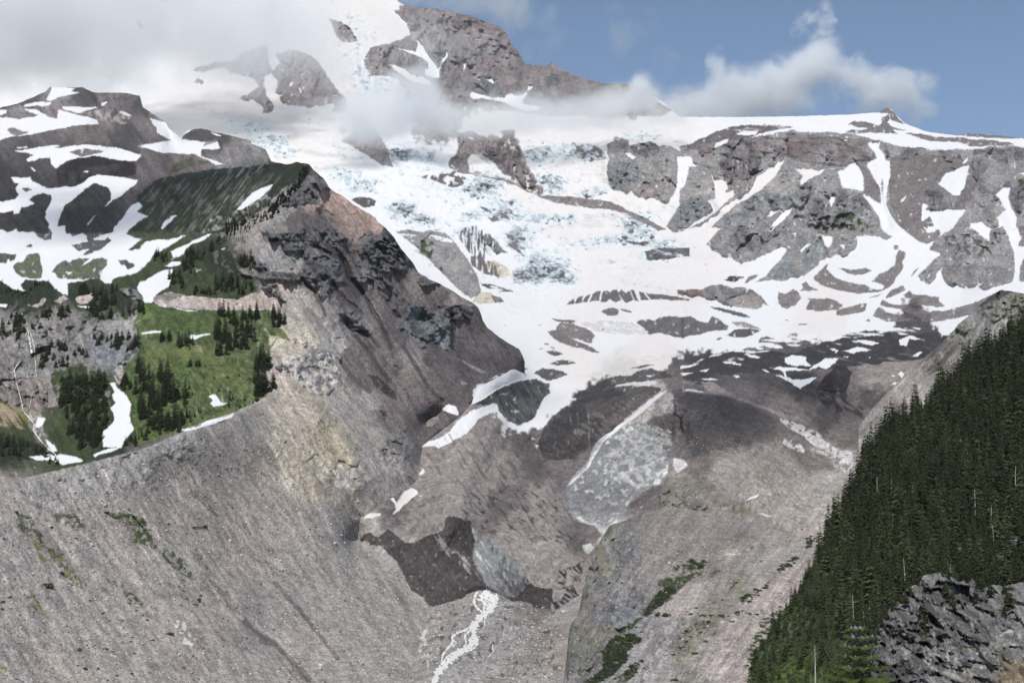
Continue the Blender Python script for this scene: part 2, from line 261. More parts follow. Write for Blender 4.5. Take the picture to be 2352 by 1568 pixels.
cv.run("""
10 RB w5 | 345,68 430,70 500,43 700,75 900,115 1100,190 1140,240 1165,290 1210,345 1265,440 1410,460 1450,430 1560,500 1800,575 1960,580 2100,640 2280,760 2200,800 1900,800 1400,800 1200,770 900,690 620,600 380,540 200,510 150,420 200,330 330,300 470,240 460,130
10 GR w6 nh0.1 | 500,60 1000,200 1250,420 1900,640 1400,720 900,660 620,560 300,500 250,400 700,330
10 RD w6 nc0.15 | 500,60 1000,200 1250,420 1900,640 1400,720 900,660 620,560 300,500 250,400 700,330
10 PL w6 nh0.35 m.6 | 560,140 1000,230 1200,390 900,280 600,180
10 SN w3 | 480,235 520,280 570,330 620,380 650,430 670,450 690,400 650,375 640,365 690,375 715,380 725,350 735,390 700,430 680,470 670,540 640,540 600,530 570,515 580,480 600,470 590,430 560,400 500,375 440,355 390,340 450,345 510,350 530,310 500,260
10 SN w4 | 880,655 900,635 960,655 1000,665 1060,675 1120,665 1160,640 1200,660 1250,650 1280,635 1270,665 1240,695 1260,710 1340,730 1395,740 1340,765 1240,760 1200,735 1100,700 980,680 900,680
10 SN | 1280,620 1290,590 1320,585 1310,610 1285,630
10 SN w2 | 930,535 960,535 945,555
10 SN w3 | 990,538 1030,530 1050,560 1085,550 1040,575 1000,550
10 SN w2 | 1130,405 1165,405 1140,418
10 SB w5 | 320,440 400,460 450,490 520,520 600,545 620,585 540,575 450,545 400,510
10 SN w2 | 815,428 855,425 855,465 835,495 845,450
10 RB w5 | 0,160 60,200 100,250 110,290 60,290 0,285 -40,250 -90,120
00 RB w5 | 1320,490 1400,500 1500,470 1550,460 1590,510 1700,520 1760,560 1790,600 1700,650 1640,690 1740,690 1800,720 1810,780 1860,780 1885,740 1870,700 1830,650 1810,580 1820,530 1860,505 1880,490 1850,440 1850,380 1840,310 1700,350 1600,420 1480,430 1350,470
00 RB w5 | 1870,500 1930,430 1900,380 2000,340 2150,380 2230,480 2300,600 2380,680 2380,780 2290,770 2300,720 2240,720 2200,735 2000,730 1930,700 1925,670 1950,640 1900,640 1910,560 1870,510
00 SN w3 | 1985,600 2000,570 2025,565 2010,590
00 SN w2 | 2060,610 2070,605 2080,640 2068,640
00 GR w5 | 1330,570 1370,540 1410,560 1400,580
00 RB w5 | 940,130 1000,180 960,200
10 SD w8 nh0.1 m.6 | 0,470 200,500 560,620 700,750 300,760 0,700
10 GR w4 | 100,790 150,790 185,820 190,860 240,900 280,960 310,1010 330,1080 355,1155 290,1140 190,1080 100,1030 40,985 0,970 60,930 90,860 60,830
10 GR w4 | -20,880 30,870 35,915 0,930
10 MD w5 | 800,920 900,905 960,940 1080,960 1100,1000 1220,1050 1240,1110 1290,1160 1300,1200 1220,1230 1110,1200 1060,1130 1010,1080 960,1050 900,1060 870,1100 880,1180 830,1190 780,1150 740,1120 760,1080 830,1070 800,1000
10 BK w5 nc0.1 m.5 | 800,920 900,905 1100,1000 1240,1110 1300,1200 1110,1200 900,1060 830,1070
10 SN w5 | 870,950 900,945 950,985 930,995 890,975
10 MD w4 | 1100,900 1185,890 1190,940 1170,980 1110,960
10 MD w4 | 740,1120 800,1180 880,1185 960,1210 1080,1230 1180,1260 1280,1310 1350,1345 1480,1350 1600,1355 1700,1375 1850,1390 1950,1430 2080,1500 2240,1580 2180,1590 1950,1470 1850,1440 1700,1430 1600,1415 1480,1400 1400,1370 1280,1320 1180,1270 1050,1235 900,1200 800,1190 740,1150
10 ID w5 nh0.3 | 1780,1200 1835,1230 1830,1260 1790,1240
10 MD w3 | 1500,1380 1560,1350 1590,1380 1540,1400
10 SB w5 | 1500,1080 1700,1100 1820,1110 1840,1180 1700,1140
10 GR w4 | 1830,1000 1880,960 1970,990 1990,1010 2050,990 2130,975 2190,1010 2230,1000 2280,1010 2360,1060 2360,1150 2320,1200 2300,1320 2240,1400 2150,1370 2050,1360 2000,1310 1950,1325 1870,1310 1840,1270 1830,1180 1840,1080
10 GB w4 nc-.1 | 1840,1080 1900,1060 2040,1100 2050,1200 2000,1300 1950,1325 1870,1310 1830,1200
10 MB w6 nc0 | 2080,1260 2250,1200 2300,1320 2240,1400 2150,1370 2050,1360
10 RD w4 | 1990,1000 2130,975 2190,1010 2180,1060 2100,1090 2010,1050
10 SN w2 | 1950,1050 1990,1055 2030,1085 2010,1100 1970,1075
10 ID w3 | 950,1425 1000,1430 1040,1460 990,1455
10 ID w3 | 1010,1500 1060,1490 1100,1520 1040,1530
10 ID w3 | 1070,1465 1110,1470 1150,1500 1160,1520 1110,1500
10 BK w3 | 75,1380 100,1360 190,1360 235,1385 230,1420 160,1430 100,1400
10 SD w6 nh-.1 m.7 | 1550,1480 1950,1460 2100,1567 1400,1567
11 GR w4 | 370,30 450,15 540,30 620,22 720,38 770,88 800,130 840,180 880,240 910,290 940,350 960,420 950,470 890,490 800,420 680,300 560,180 450,80
11 GL w6 nc0 | 450,150 700,180 840,220 900,300 880,400 780,330 600,200
11 GM w5 nf0 | 490,100 600,80 640,110 620,210 540,180
11 GM w4 nf0 | 650,260 690,270 710,310 680,300
11 SN w3 | 375,42 470,50 530,60 430,56 380,60
11 SN w3 | 600,42 690,65 770,88 765,105 690,95 640,76
11 SN w3 | 820,115 890,140 900,170 885,205 850,160
11 GB w4 nv-.4 | 960,60 1010,40 1060,90 1110,150 1160,178 1050,170 1000,110
11 ID w4 nv0 | 800,70 850,0 960,-20 980,80 1000,150 990,220 960,230 900,190
11 YS w4 | 1000,230 1080,235 1150,280 1165,330 1080,355 1030,320 1000,270
11 MD w3 nv0 | 1000,230 1080,235 1100,355 1030,320
11 MD w4 nv-.4 | 890,200 960,190 990,240 1010,300 1050,335 980,320 900,260
11 YS w3 | 900,510 960,440 1030,450 1060,480 1080,520 950,528
11 MD w3 | 1030,470 1100,480 1120,510 1060,522
11 ID w4 nh-.2 | 960,385 1060,400 1160,430 1190,445 1080,440 1000,415
11 ID w4 | 1130,40 1200,60 1230,100 1200,120 1250,180 1230,180 1170,140 1190,90 1140,70
11 ID w4 nk0.35 m.8 | 1160,350 1260,300 1300,310 1360,400 1350,415 1200,370
11 ID w4 nk0.3 m.9 | 1160,300 1250,270 1290,260 1200,330 1165,350
11 ID w5 nh.2 | 1780,80 1900,85 1880,105 1800,105
11 ID w4 nh-.1 | 1920,60 1960,60 2040,110 2120,80 2130,50 2160,60 2110,125 2000,130
11 ID w4 nh-.3 | 2085,165 2200,140 2400,140 2400,195 2250,220 2110,228
11 DK w2 | 1545,532 1575,508 1600,490 1612,522
11 DK w2 | 1608,524 1620,490 1645,470 1665,468 1655,516
11 DK w2 | 1658,514 1675,480 1700,463 1716,458 1694,512
11 DK w2 | 1705,514 1735,455 1752,440 1787,438 1775,505 1740,505
11 DK w2 | 1785,512 1800,440 1825,436 1850,445 1875,425 1900,430 1925,500 1885,516 1850,488 1825,512
11 DK w2 | 1905,450 1930,424 1960,450 1985,428 2012,500 1960,518 1930,490
11 DK w2 | 1990,425 2015,430 2048,512 2020,505
11 DK w2 | 2050,440 2080,448 2122,500 2060,502
11 DK w2 | 2095,450 2150,455 2205,500 2130,496
11 DK w3 | 2150,458 2260,468 2400,490 2400,502 2210,499
11 DM w4 u.001 | 1780,575 1860,550 1900,560 1915,580 1895,605 1830,610
11 DM w3 u.001 | 1920,558 2005,578 1990,588 1940,580
11 DK w4 u.002 | 2030,650 2070,630 2160,640 2200,615 2300,610 2360,620 2360,765 2260,740 2180,725 2120,735 2090,700
11 SD w4 nk-.2 | 1640,655 1800,640 2000,650 2110,710 2110,735 1900,735 1740,710
11 DM w3 u.0015 | 1435,620 1500,635 1620,640 1600,660 1490,650
11 MD w4 u.0015 | 1480,680 1520,655 1600,665 1700,700 1750,745 1720,800 1640,775 1560,750 1480,705
11 DM w4 u.0015 | 1425,715 1480,705 1560,750 1640,790 1720,820 1785,862 1700,850 1600,820 1500,795 1440,740
11 DM w2 | 1390,795 1430,798 1435,806 1400,804
11 DM w2 | 1440,815 1480,835 1450,832
11 DM w2 | 1360,835 1390,830 1375,842
11 DM w2 | 1345,668 1380,668 1365,675
11 DG w3 u.0015 | 1410,850 1460,843 1525,870 1490,885 1430,870
11 DG w3 u.0015 | 1430,935 1500,915 1570,912 1620,935 1550,945 1490,953
11 DG w3 u.001 | 1215,970 1260,965 1295,975 1250,983
11 DG w4 u.002 | 1320,1005 1380,965 1450,975 1520,990 1555,1010 1480,1040 1430,1055 1370,1030
11 DG w3 | 1005,1112 1040,1107 1020,1120
11 DG w5 u.002 | 1600,1168 1640,1130 1730,1090 1830,1035 1900,1020 2000,1020 2040,985 2130,965 2200,985 2290,1015 2230,1040 2150,1050 2050,1060 1960,1075 1850,1090 1760,1125 1680,1160
11 SN w3 | 2100,1020 2140,1018 2140,1030 2110,1030
11 DG w4 u.001 | 1985,975 2060,950 2165,940 2100,960
11 SD w5 nh0 m.6 | 1600,1030 1750,990 2000,900 2352,860 2352,880 1900,980 1700,1060
11 DG w5 u.004 | 900,1220 960,1190 1030,1150 1080,1110 1180,1070 1280,1045 1340,1040 1400,1070 1435,1070 1425,1110 1440,1140 1400,1170 1370,1220 1350,1260 1340,1300 1280,1340 1210,1365 1150,1330 1080,1260 1070,1215 960,1215
11 BK w4 nd0.15 m.6 | 900,1220 1080,1110 1280,1045 1340,1040 1435,1070 1400,1170 1340,1300 1210,1365 1070,1230
11 DG w4 u.002 | 1350,1500 1390,1380 1440,1310 1530,1240 1600,1190 1720,1150 1830,1120 1880,1095 2000,1090 2140,1090 2200,1105 2180,1140 2110,1180 2050,1240 1960,1310 1900,1380 1800,1440 1760,1500 1720,1600 1400,1600
11 MD w6 ng0.05 m.8 | 1600,1400 1700,1300 1900,1200 2100,1130 2180,1140 2050,1240 1960,1310 1900,1380 1800,1440 1720,1600 1400,1600 1380,1500
11 IK w6 m.7 | 1360,1480 1560,1420 1780,1440 1760,1500 1720,1600 1400,1600
12 WH w4 nf0 | 1650,610 1740,630 1720,660 1660,640
12 MD w4 nv0 | 1640,490 1790,530 1760,600 1680,560
12 SN w2 | 1725,-3 1680,70 1620,120 1580,170 1553,213 1585,192 1645,132 1705,72 1742,5
11 SN w2 | 2240,1130 2180,1150 2100,1205 2020,1285 1950,1335 1895,1372 1870,1400 1790,1450 1735,1510 1715,1575 1750,1560 1800,1475 1900,1395 1960,1345 2040,1295 2110,1235 2180,1172
11 SN w4 | 550,1510 600,1475 700,1430 740,1410 800,1330 900,1260 1000,1230 1070,1215 1080,1265 1000,1290 940,1320 930,1345 900,1375 870,1410 780,1460 720,1500 670,1520 640,1500
11 SN w4 | 900,1215 910,1120 940,1080 1000,1075 1100,1040 1200,1020 1330,1035 1280,1046 1180,1070 1080,1110 1030,1150 960,1192
11 WH w5 nf0 | 1310,1440 1370,1500 1350,1530 1300,1440
12 DM w6 nd0.25 m.8 | 500,0 760,-160 1100,-100 1400,60 1560,260 1700,560 1480,620 1300,560 850,330 600,300
12 IK w4 ng0.32 m.9 | 830,260 1400,200 1650,560 1470,610 1300,600 1000,560 830,400
12 MD w6 ng0.2 m.8 | 350,480 700,500 700,300 500,260
12 IK w5 ng0 | 1500,760 1560,780 1540,900 1490,880
12 IK w5 ng0 | 1560,780 1680,720 1640,900 1600,880
12 IK w6 ng-.1 | 1380,930 1600,900 1640,960 1480,1060
12 SB w3 | 330,295 350,290 375,325 430,250 480,230 520,240 525,265 480,300 430,340 400,380 350,410 370,370 360,330
12 SB w3 | 148,437 190,402 270,398 272,410 210,430
12 SB w3 | 30,518 70,490 105,488 80,505
12 SB w3 | 535,132 560,85 578,110 552,134
12 SB w2 | 520,286 575,270 540,284
12 GL w4 | 1450,920 1550,920 1510,1000 1460,1010
12 WH w6 nf.2 | 900,1130 1100,1040 1050,1250 1150,1200 1550,1060 1400,1200 1100,1350 700,1450 600,1567 900,1567 1400,1300
12 WH w7 nf.1 | 1100,1200 1250,1170 1500,1100 1300,1180 1120,1300
12 WH w6 nf.15 | 300,1050 600,1200 650,1567 500,1400
12 OR w5 nf0 m.6 | 1360,1380 1540,1330 1550,1400 1400,1430
12 BK w5 nf.25 m.7 | 600,1040 1500,1020 1500,1500 600,1567
12 MD w6 nc.1 m.7 | 1100,1000 1500,1060 1300,1200 1150,1100
""")
cv.run("""
20 GR w5 | -20,1012 60,990 120,960 200,920 280,890 400,862 520,865 600,860 700,870 770,882 700,887 600,890 530,920 470,945 520,962 600,932 700,907 760,895 850,910 1000,915 1100,920 1180,920 1230,940 1300,960 1360,965 1400,985 1480,1005 1560,1015 1650,1020 1750,1040 1850,1030 1990,1030 2130,1010 2240,1005 2500,1035 2500,1566 -20,1566
20 DM w4 | -20,1012 60,990 120,960 200,920 280,890 400,862 520,865 700,870 770,882 700,887 530,920 400,970 300,1010 60,1030
20 RB w6 nc-.2 | 100,1000 700,910 1350,970 1340,1100 1000,1170 700,1080 400,1090 100,1060
20 RD w5 nh.1 | 50,1020 700,920 1350,970 1340,1160 1000,1170 700,1090 400,1090 80,1070
20 RR w5 nc0 m.7 | 720,970 840,1000 800,1070 720,1050
20 RD w5 nv-.3 | 260,1095 400,1080 540,1095 520,1190 440,1245 330,1240 260,1180
20 RR w5 nv.1 m.6 | 260,1120 540,1150 400,1300 300,1250
20 GL w6 nc-.2 | -20,1240 200,1230 210,1380 180,1400 -20,1400
20 GB w5 | 0,1380 60,1360 120,1350 180,1390 215,1450 180,1500 90,1567 -60,1600 -120,1560
20 GL w6 nc-.1 | 480,1260 700,1130 800,1160 780,1300 600,1400 450,1400 300,1500 380,1400
20 GB w5 nc-.1 | 560,1320 660,1330 690,1400 640,1450 560,1440
20 GB w5 nc-.1 | 430,1360 520,1350 560,1400 540,1450 420,1430
20 RD w6 nc0.0 m.8 | 800,1250 1250,1340 1360,1567 800,1567
20 GB w6 nc0.1 | 60,1560 600,1400 800,1300 900,1400 800,1567
20 MD w5 m.8 | 1400,1130 1500,1050 1900,1090 2100,1150 1900,1500 1800,1567 1500,1560 1430,1400
20 MD w5 m.8 | 1220,1130 1280,1180 1360,1300 1360,1400 1260,1340
20 RD w5 nc0 | 1380,1000 1900,1040 1950,1130 1750,1230 1700,1120 1400,1080
20 GR w5 | 1660,1300 1780,1290 1900,1350 1930,1440 1680,1440
20 RD w5 nc.1 | 1660,1300 1900,1330 1930,1440 1680,1440
20 RD w6 nc0 | 2000,1030 2500,1010 2500,1500 2300,1480 2240,1350 2100,1400 2000,1250
20 GM w5 nf0 | 930,1510 1170,1460 1300,1567 900,1567
20 GM w5 nf.1 | 2300,1240 2352,1220 2352,1300 2310,1290
20 SN w3 | -40,1080 20,1075 65,1088 70,1120 105,1130 90,1150 40,1150 35,1200 20,1260 0,1290 -40,1320
20 SB w4 | 190,1180 210,1220 300,1240 305,1270 290,1330 350,1310 355,1340 250,1440 180,1500 60,1567 -40,1620 120,1510 210,1450 175,1385 220,1370 215,1280
20 SB w4 | 700,1095 690,1130 660,1180 600,1250 520,1320 450,1370 380,1400 330,1440 260,1500 180,1580 90,1580 200,1500 330,1390 450,1330 480,1290 490,1250 520,1210 560,1190 640,1130
20 SB w4 | 785,1160 850,1165 880,1160 920,1175 980,1165 950,1200 870,1240 810,1275 805,1240 820,1210 790,1190
20 SN w3 | 580,1500 600,1460 650,1440 665,1445 620,1480
20 SN w3 | 765,1415 740,1470 700,1510 640,1560 590,1580 630,1525 680,1475 720,1430
20 SN w3 | 1065,1180 1110,1170 1150,1130 1185,1120 1215,1160 1240,1210 1245,1320 1180,1305 1100,1295 1085,1240
20 SN w3 | 1275,985 1360,978 1350,1020 1380,1060 1395,1100 1425,1110 1430,1190 1410,1290 1400,1400 1430,1480 1510,1580 1370,1580 1350,1500 1300,1420 1240,1345 1245,1335 1300,1370 1362,1410 1360,1300 1320,1230 1270,1150 1280,1110 1335,1095 1320,1050 1280,1010
20 MD w2 | 1370,1220 1380,1260 1375,1340 1365,1290
20 SN w4 | 1760,1270 1800,1210 1820,1190 1870,1180 1900,1155 1975,1140 1960,1220 1940,1280 1905,1350 1860,1340 1800,1300
20 SN w3 | 1925,1120 1965,1080 1960,1115 1930,1128
20 SN w3 | 1640,1510 1655,1400 1690,1420 1670,1450 1720,1450 1780,1440 1900,1450 1955,1440 1900,1520 1850,1580 1740,1580 1700,1490 1650,1525
20 SN w3 | 2155,1340 2210,1295 2260,1295 2240,1360 2260,1430 2300,1500 2290,1580 2180,1580 2165,1500 2220,1450 2200,1400
20 SN w3 | 2315,1195 2400,1185 2400,1220
20 SN w3 | 1980,1540 2060,1530 2110,1580 1980,1580
20 SN w3 | 1005,1370 1030,1330 1050,1335 1045,1390 1020,1430
20 SN w3 | 1500,1380 1540,1345 1530,1370 1500,1400
20 SN w3 | 360,925 420,905 520,900 500,930 420,935
20 SN w3 | 215,1018 230,985 315,952 310,980 250,1010
20 SN w3 | 1110,965 1140,963 1130,970
20 DM w4 | 1140,855 1180,838 1250,840 1310,855 1350,865 1365,850 1370,810 1420,790 1430,810 1410,840 1435,870 1480,885 1535,898 1440,890 1480,920 1380,920 1300,915 1200,920 1110,912 1170,895 1290,893 1180,870
20 DM w3 | 1260,780 1340,762 1410,742 1450,770 1480,810 1530,855 1500,850 1430,825 1430,790 1340,772
20 DM w4 | 1530,918 1650,925 1800,950 1900,948 2000,960 2130,965 2250,980 2290,1000 2130,1005 1990,1010 1900,980 1770,975 1700,975 1600,940
20 DM w3 | 1890,928 1950,917 2100,925 2250,935 2400,955 2250,955 2100,950 1950,940
20 SB w6 nh.2 m.5 | 0,850 600,810 1100,830 1000,870 0,930
21 GR w4 | 280,-10 1000,-10 1350,-10 1390,40 1440,65 1400,90 1350,60 1250,55 1195,65 1200,110 1190,150 1100,200 1100,190 1020,200 940,230 930,260 880,300 830,330 750,345 690,370 620,360 500,378 560,340 620,280 680,210 720,150 700,130 640,150 560,190 480,230 400,245 370,240 330,190 370,150 300,170 260,180 200,150 160,110
21 GB w6 nc0 | 160,110 280,-10 800,0 700,130 560,190 400,245 200,150
21 MB w6 nc.2 m.7 | 160,110 280,-10 800,0 700,130 560,190 400,245 200,150
21 RD w6 nc.1 | 350,0 700,0 560,120 480,220 380,220
21 GB w6 nc-.1 | 620,360 700,200 880,120 960,60 940,220 800,340
21 GM w5 nf.2 | 880,-10 1350,-10 1300,40 950,40
21 GM w5 nf.2 | 980,140 1090,140 1090,190 980,180
21 SN w3 | 960,50 1030,70 1025,110 1000,140 975,120
21 SN w3 | 800,165 850,120 887,105 850,137 820,167
21 SN w3 | 590,20 640,-10 600,32
21 SN w2 | 755,35 785,30 772,55
21 SN w3 | 1080,115 1125,108 1115,150 1100,138
21 MD w4 u.002 | 1480,-20 1660,0 1690,30 1770,10 1780,40 1740,90 1680,115 1600,80 1550,40
21 SN w3 | 1672,20 1690,-10 1780,-10 1730,30 1690,35
21 GR w4 u.003 | 1880,-5 1980,0 2110,100 2120,20 2200,-10 2240,60 2280,180 2290,300 2270,370 2200,400 2140,415 2080,430 2040,405 2082,365 2030,395 1940,415 1880,390 1830,380 1790,340 1780,280 1800,250 1760,290 1740,350 1700,395 1640,370 1620,330 1680,270 1740,210 1780,180 1700,150 1740,80 1800,40
21 GD w5 nf.1 m.7 | 1780,60 1960,50 2110,110 2200,200 2190,30 2150,20 2050,200 1880,190
21 MD w5 nc.1 m.7 | 1650,260 1780,250 2000,250 2250,280 2200,400 1800,390
21 SN w2 | 1920,250 1990,252 1960,258
21 SN w2 | 2095,345 2130,308 2125,322
21 MD w4 | 2300,-10 2500,-10 2500,110 2310,130 2330,80
21 MD w4 | 2320,280 2352,200 2500,200 2500,370 2315,370
21 MD w3 u.0015 | 895,350 940,300 1000,245 990,290 1050,340 1130,375 1250,395 1300,420 1370,425 1395,400 1300,370 1340,330 1400,300 1460,260 1470,200 1490,150 1530,170 1535,200 1510,240 1520,280 1470,350 1440,400 1360,440 1200,458 1060,430 950,400
21 MD w3 | 1070,280 1180,290 1250,275 1305,300 1260,315 1200,330 1130,315
21 MD w3 | 1450,125 1490,120 1480,150 1455,150
21 MD w4 u.0015 | 650,480 660,440 700,460 760,425 800,450 820,490 780,530 730,557 680,550 655,520
21 MD w3 u.001 | 820,390 850,370 870,400 930,430 880,435 800,435 825,420
21 MD w4 u.0015 | 845,560 880,500 860,485 940,490 1000,485 1060,510 1100,530 1090,550 1060,570 930,575
21 MD w3 u.001 | 1060,600 1060,565 1120,555 1200,530 1270,520 1250,580 1180,590 1090,608
21 MD w3 u.001 | 1310,610 1330,570 1350,550 1410,580 1500,610 1600,635 1500,652 1400,645
21 MD w3 u.001 | 1360,535 1370,500 1450,530 1550,545 1700,578 1800,575 2000,520 2200,430 2300,520 1900,620 1800,640 1700,655 1640,645 1640,620 1500,565
21 MD w3 u.001 | 1390,490 1430,430 1520,400 1540,430 1480,460 1420,480
21 MD w3 u.001 | 1560,430 1520,470 1570,485 1570,510 1650,535 1750,550 1810,540 1760,500 1760,480 1650,465 1590,460
21 MD w3 | 1570,340 1590,300 1630,270 1600,310
21 MD w3 | 1280,490 1330,465 1380,450 1340,475
21 MD w3 | 1255,640 1270,630 1300,635 1280,648
21 MD w3 | 420,380 450,340 520,322 500,350 440,382
21 DG w3 nf-.2 | 280,360 330,330 430,340 400,360 350,375
21 RD w4 u.002 | 0,430 60,425 130,430 200,395 270,395 340,415 420,410 480,430 520,460 550,490 590,540 550,520 540,550 490,565 430,555 350,545 270,510 180,490 100,470 0,465
21 MV w4 m.8 | 350,470 480,460 550,500 540,548 490,563 430,553 350,543 290,500
21 RR w4 | -40,430 60,425 130,440 150,480 100,470 -40,460
21 DG w3 u.001 | 190,545 280,560 400,590 470,615 420,620 300,590 210,560
21 DK w4 | -10,620 50,610 100,640 170,660 200,610 260,640 320,680 300,710 200,710 130,730 50,740 -10,770
21 MB w3 | 330,650 420,650 520,690 540,705 440,690 370,680
21 DG w3 u.002 | 300,745 360,700 460,695 530,710 480,740 400,760
21 DG w3 | 225,775 250,758 275,762 250,775
21 MD w2 | 690,635 720,632 725,642
21 MD w2 | 795,665 860,660 850,672 800,672
21 DG w6 nh-.35 u.001 | 0,960 100,900 300,845 500,825 640,830 720,870 760,860 880,820 960,790 1080,770 1100,740 1200,720 1350,710 1500,715 1550,745 1680,720 1800,720 1780,750 1900,700 1900,800 1700,900 1400,930 1100,960 700,1000 400,1000 0,1050
21 DK w5 u.001 | 520,830 530,765 580,755 700,770 740,790 640,800 560,805
21 DK w4 u.001 | 790,790 860,768 930,765 910,785 840,800
21 DM w4 | 410,840 500,820 620,820 700,850 730,880 640,850
21 DG w5 u.001 | 1120,730 1250,712 1400,710 1520,745 1500,760 1330,745 1200,750
21 SN w5 nh0 | 0,985 200,880 500,780 1000,720 1350,690 1650,690 1600,730 1100,760 700,830 300,860 100,920 0,970
21 SN w4 | 270,925 330,922 405,940 390,947 290,935
21 SN w3 | 115,990 150,975 180,975 160,992
21 SN w3 | 120,1042 210,1038 242,1047 180,1053
21 SN w3 | 345,1018 380,1018 395,1030 370,1037
21 SN w3 | 540,978 570,980 598,1000 575,995
21 SN w3 | 0,1115 60,1112 150,1130 150,1139 60,1130 10,1124
21 SN w3 | 195,1135 220,1135 250,1150 230,1155
21 SN w3 | -20,1005 70,1000 0,1022
21 SN w4 | -20,955 110,936 60,960 -20,970
21 SN w4 | 380,845 480,857 570,850 620,840 560,860 440,862
21 SN w4 | 415,867 460,870 530,895 510,905 450,885
21 SN w5 | 600,965 700,958 800,965 870,985 900,950 980,900 1065,902 1050,930 980,972 930,960 880,987 780,977 700,990 720,1030 760,1050 830,1045 925,1032 880,1065 830,1090 810,1114 760,1080 700,1045 635,1018 700,1025 690,990
21 SN w5 | 700,900 760,880 850,890 850,925 890,950 850,952 760,947 710,930
21 SN w4 | 1110,850 1200,825 1250,830 1295,842 1230,852 1170,867
21 SN w4 | 1000,830 1040,835 1075,845 1040,868 1050,850
21 SN w4 | 1160,775 1260,775 1350,790 1300,812 1220,795
21 SN w4 | 1490,770 1560,745 1600,755 1685,782 1640,772 1560,770 1540,817 1490,812
21 SN w3 | 1580,885 1620,855 1648,860 1610,887
21 SN w2 | 1275,890 1295,892 1285,900
21 SN w3 | 1480,1005 1500,990 1527,1005 1505,1036
21 SN w2 | 1435,1012 1468,1020 1450,1027
21 SN w3 | 1440,1080 1465,1062 1497,1075 1480,1090
21 SN w2 | 1272,1303 1302,1295 1295,1311
21 SN w2 | 1258,1316 1282,1312 1270,1327
21 SB w3 | 1540,1103 1600,1095 1700,1005 1718,1008 1620,1102 1560,1122
21 SN w3 | 1100,885 1145,887 1130,895
21 BK w4 u.002 | 920,1110 960,1050 1010,990 1060,950 1130,955 1160,1000 1140,1080 1120,1140 1000,1130
21 BK w6 ng0 m.8 | 900,1120 1100,1130 1250,1240 1280,1330 1180,1300 1000,1250 880,1150
21 MB w6 nc-.1 | 0,1060 200,1060 400,1180 600,1240 900,1350 900,1420 600,1270 300,1160 0,1140
22 WH w5 nf0 | 650,-60 900,-40 1190,40 1130,130 1000,40 800,-20
22 SN w2 | 425,312 470,287 525,268 515,290 450,308
22 SN w2 | 580,267 618,262 605,272
22 SN w2 | 508,396 560,405 625,424 580,423
22 SN w2 | 770,334 800,331 792,338
""")
# relief lines: crest of the snout, gullies and walls
for s_, a_, w_, c_ in (("1150,960 1110,1040 1075,1110 1062,1180", .010, 22, None), ("1124,962 1066,1049 1040,1136 1030,1186", .026, 62, None), ("1232,1027 1290,1129 1341,1208 1363,1259", -.022, 36, None), ("1545,905 1552,960 1550,1010", .004, 6, None),
        ("1000,1392 1020,1300 1045,1240", -.002, 14, None), ("1150,1240 1180,1340", .004, 20, None), ("1640,900 1760,940 1790,1010", .006, 20, None),
        ("1900,860 1880,900", .008, 16, None), ("790,270 830,300 880,350 900,385", .01, 14, None), ("1400,330 1395,430", .006, 12, None),
        ("1640,450 1690,520 1640,600", .006, 14, None), ("1820,400 1860,470 1900,560", .008, 22, None), ("2200,540 2230,600 2260,650", .014, 34, None), ("2240,400 2270,470 2300,520", .012, 20, None),
        ("1200,380 1280,430 1400,455 1500,480 1570,520", .002, 9, None), ("950,20 1100,60 1170,100 1200,140 1330,190", .008, 26, None), ("1990,340 2010,420 2040,520", -.006, 12, None),
        ("1850,640 1800,700", .006, 16, None), ("2120,790 2160,740 2230,690", .003, 12, None)):
    cv.line(nums(s_), a_, w_, c_)
face = tp('12', "115,600 130,575 160,540 200,530 230,560 260,560 320,508 370,545 420,580 440,600 490,605 560,570 630,545 680,530 710,490 710,440 750,410 800,420 850,450 890,450 895,500 940,540 1000,570 1080,600 1120,640 1130,680 1200,720 1240,760 1280,850 1330,900 1400,915 1455,925 1450,1000 1440,1070 1400,1050 1350,1055 1300,1020 1220,1000 1180,1010 1120,970 1060,950 1000,935 960,930 900,940 830,990 740,1010 640,1040 600,1035 560,980 480,930 430,830 380,730 320,680 270,620 200,620 170,590")
cv.paint(face, 'IK', 3)
cv.paint(face, 'MD', 3, 'd', .22, .22); cv.paint(face, 'MD', 3, 'v', .35, .25)
cv.run("""12 IG w6 s4 | 895,500 940,540 1000,570 1080,600 1120,640 1130,680 1200,720 1240,760 1280,850 1270,900 1230,960 1180,980 1060,940 990,880 940,800 900,700 920,600
12 WH w4 nd.2 m.7 | 900,500 960,560 1060,800 1100,920 1000,880 940,780
12 WH w4 nd.2 m.35 | 640,560 720,520 960,860 860,860
12 IK w4 nv.1 m.5 | 1000,570 1280,850 1230,960 1060,940 1100,800
12 IK w4 nd-.05 m.6 | 990,820 1120,780 1290,860 1240,975 1050,945
12 BK w2 | 870,925 930,900 985,905 995,925 960,925 890,950 860,950
12 BK w2 | 850,860 880,800 872,850
""")
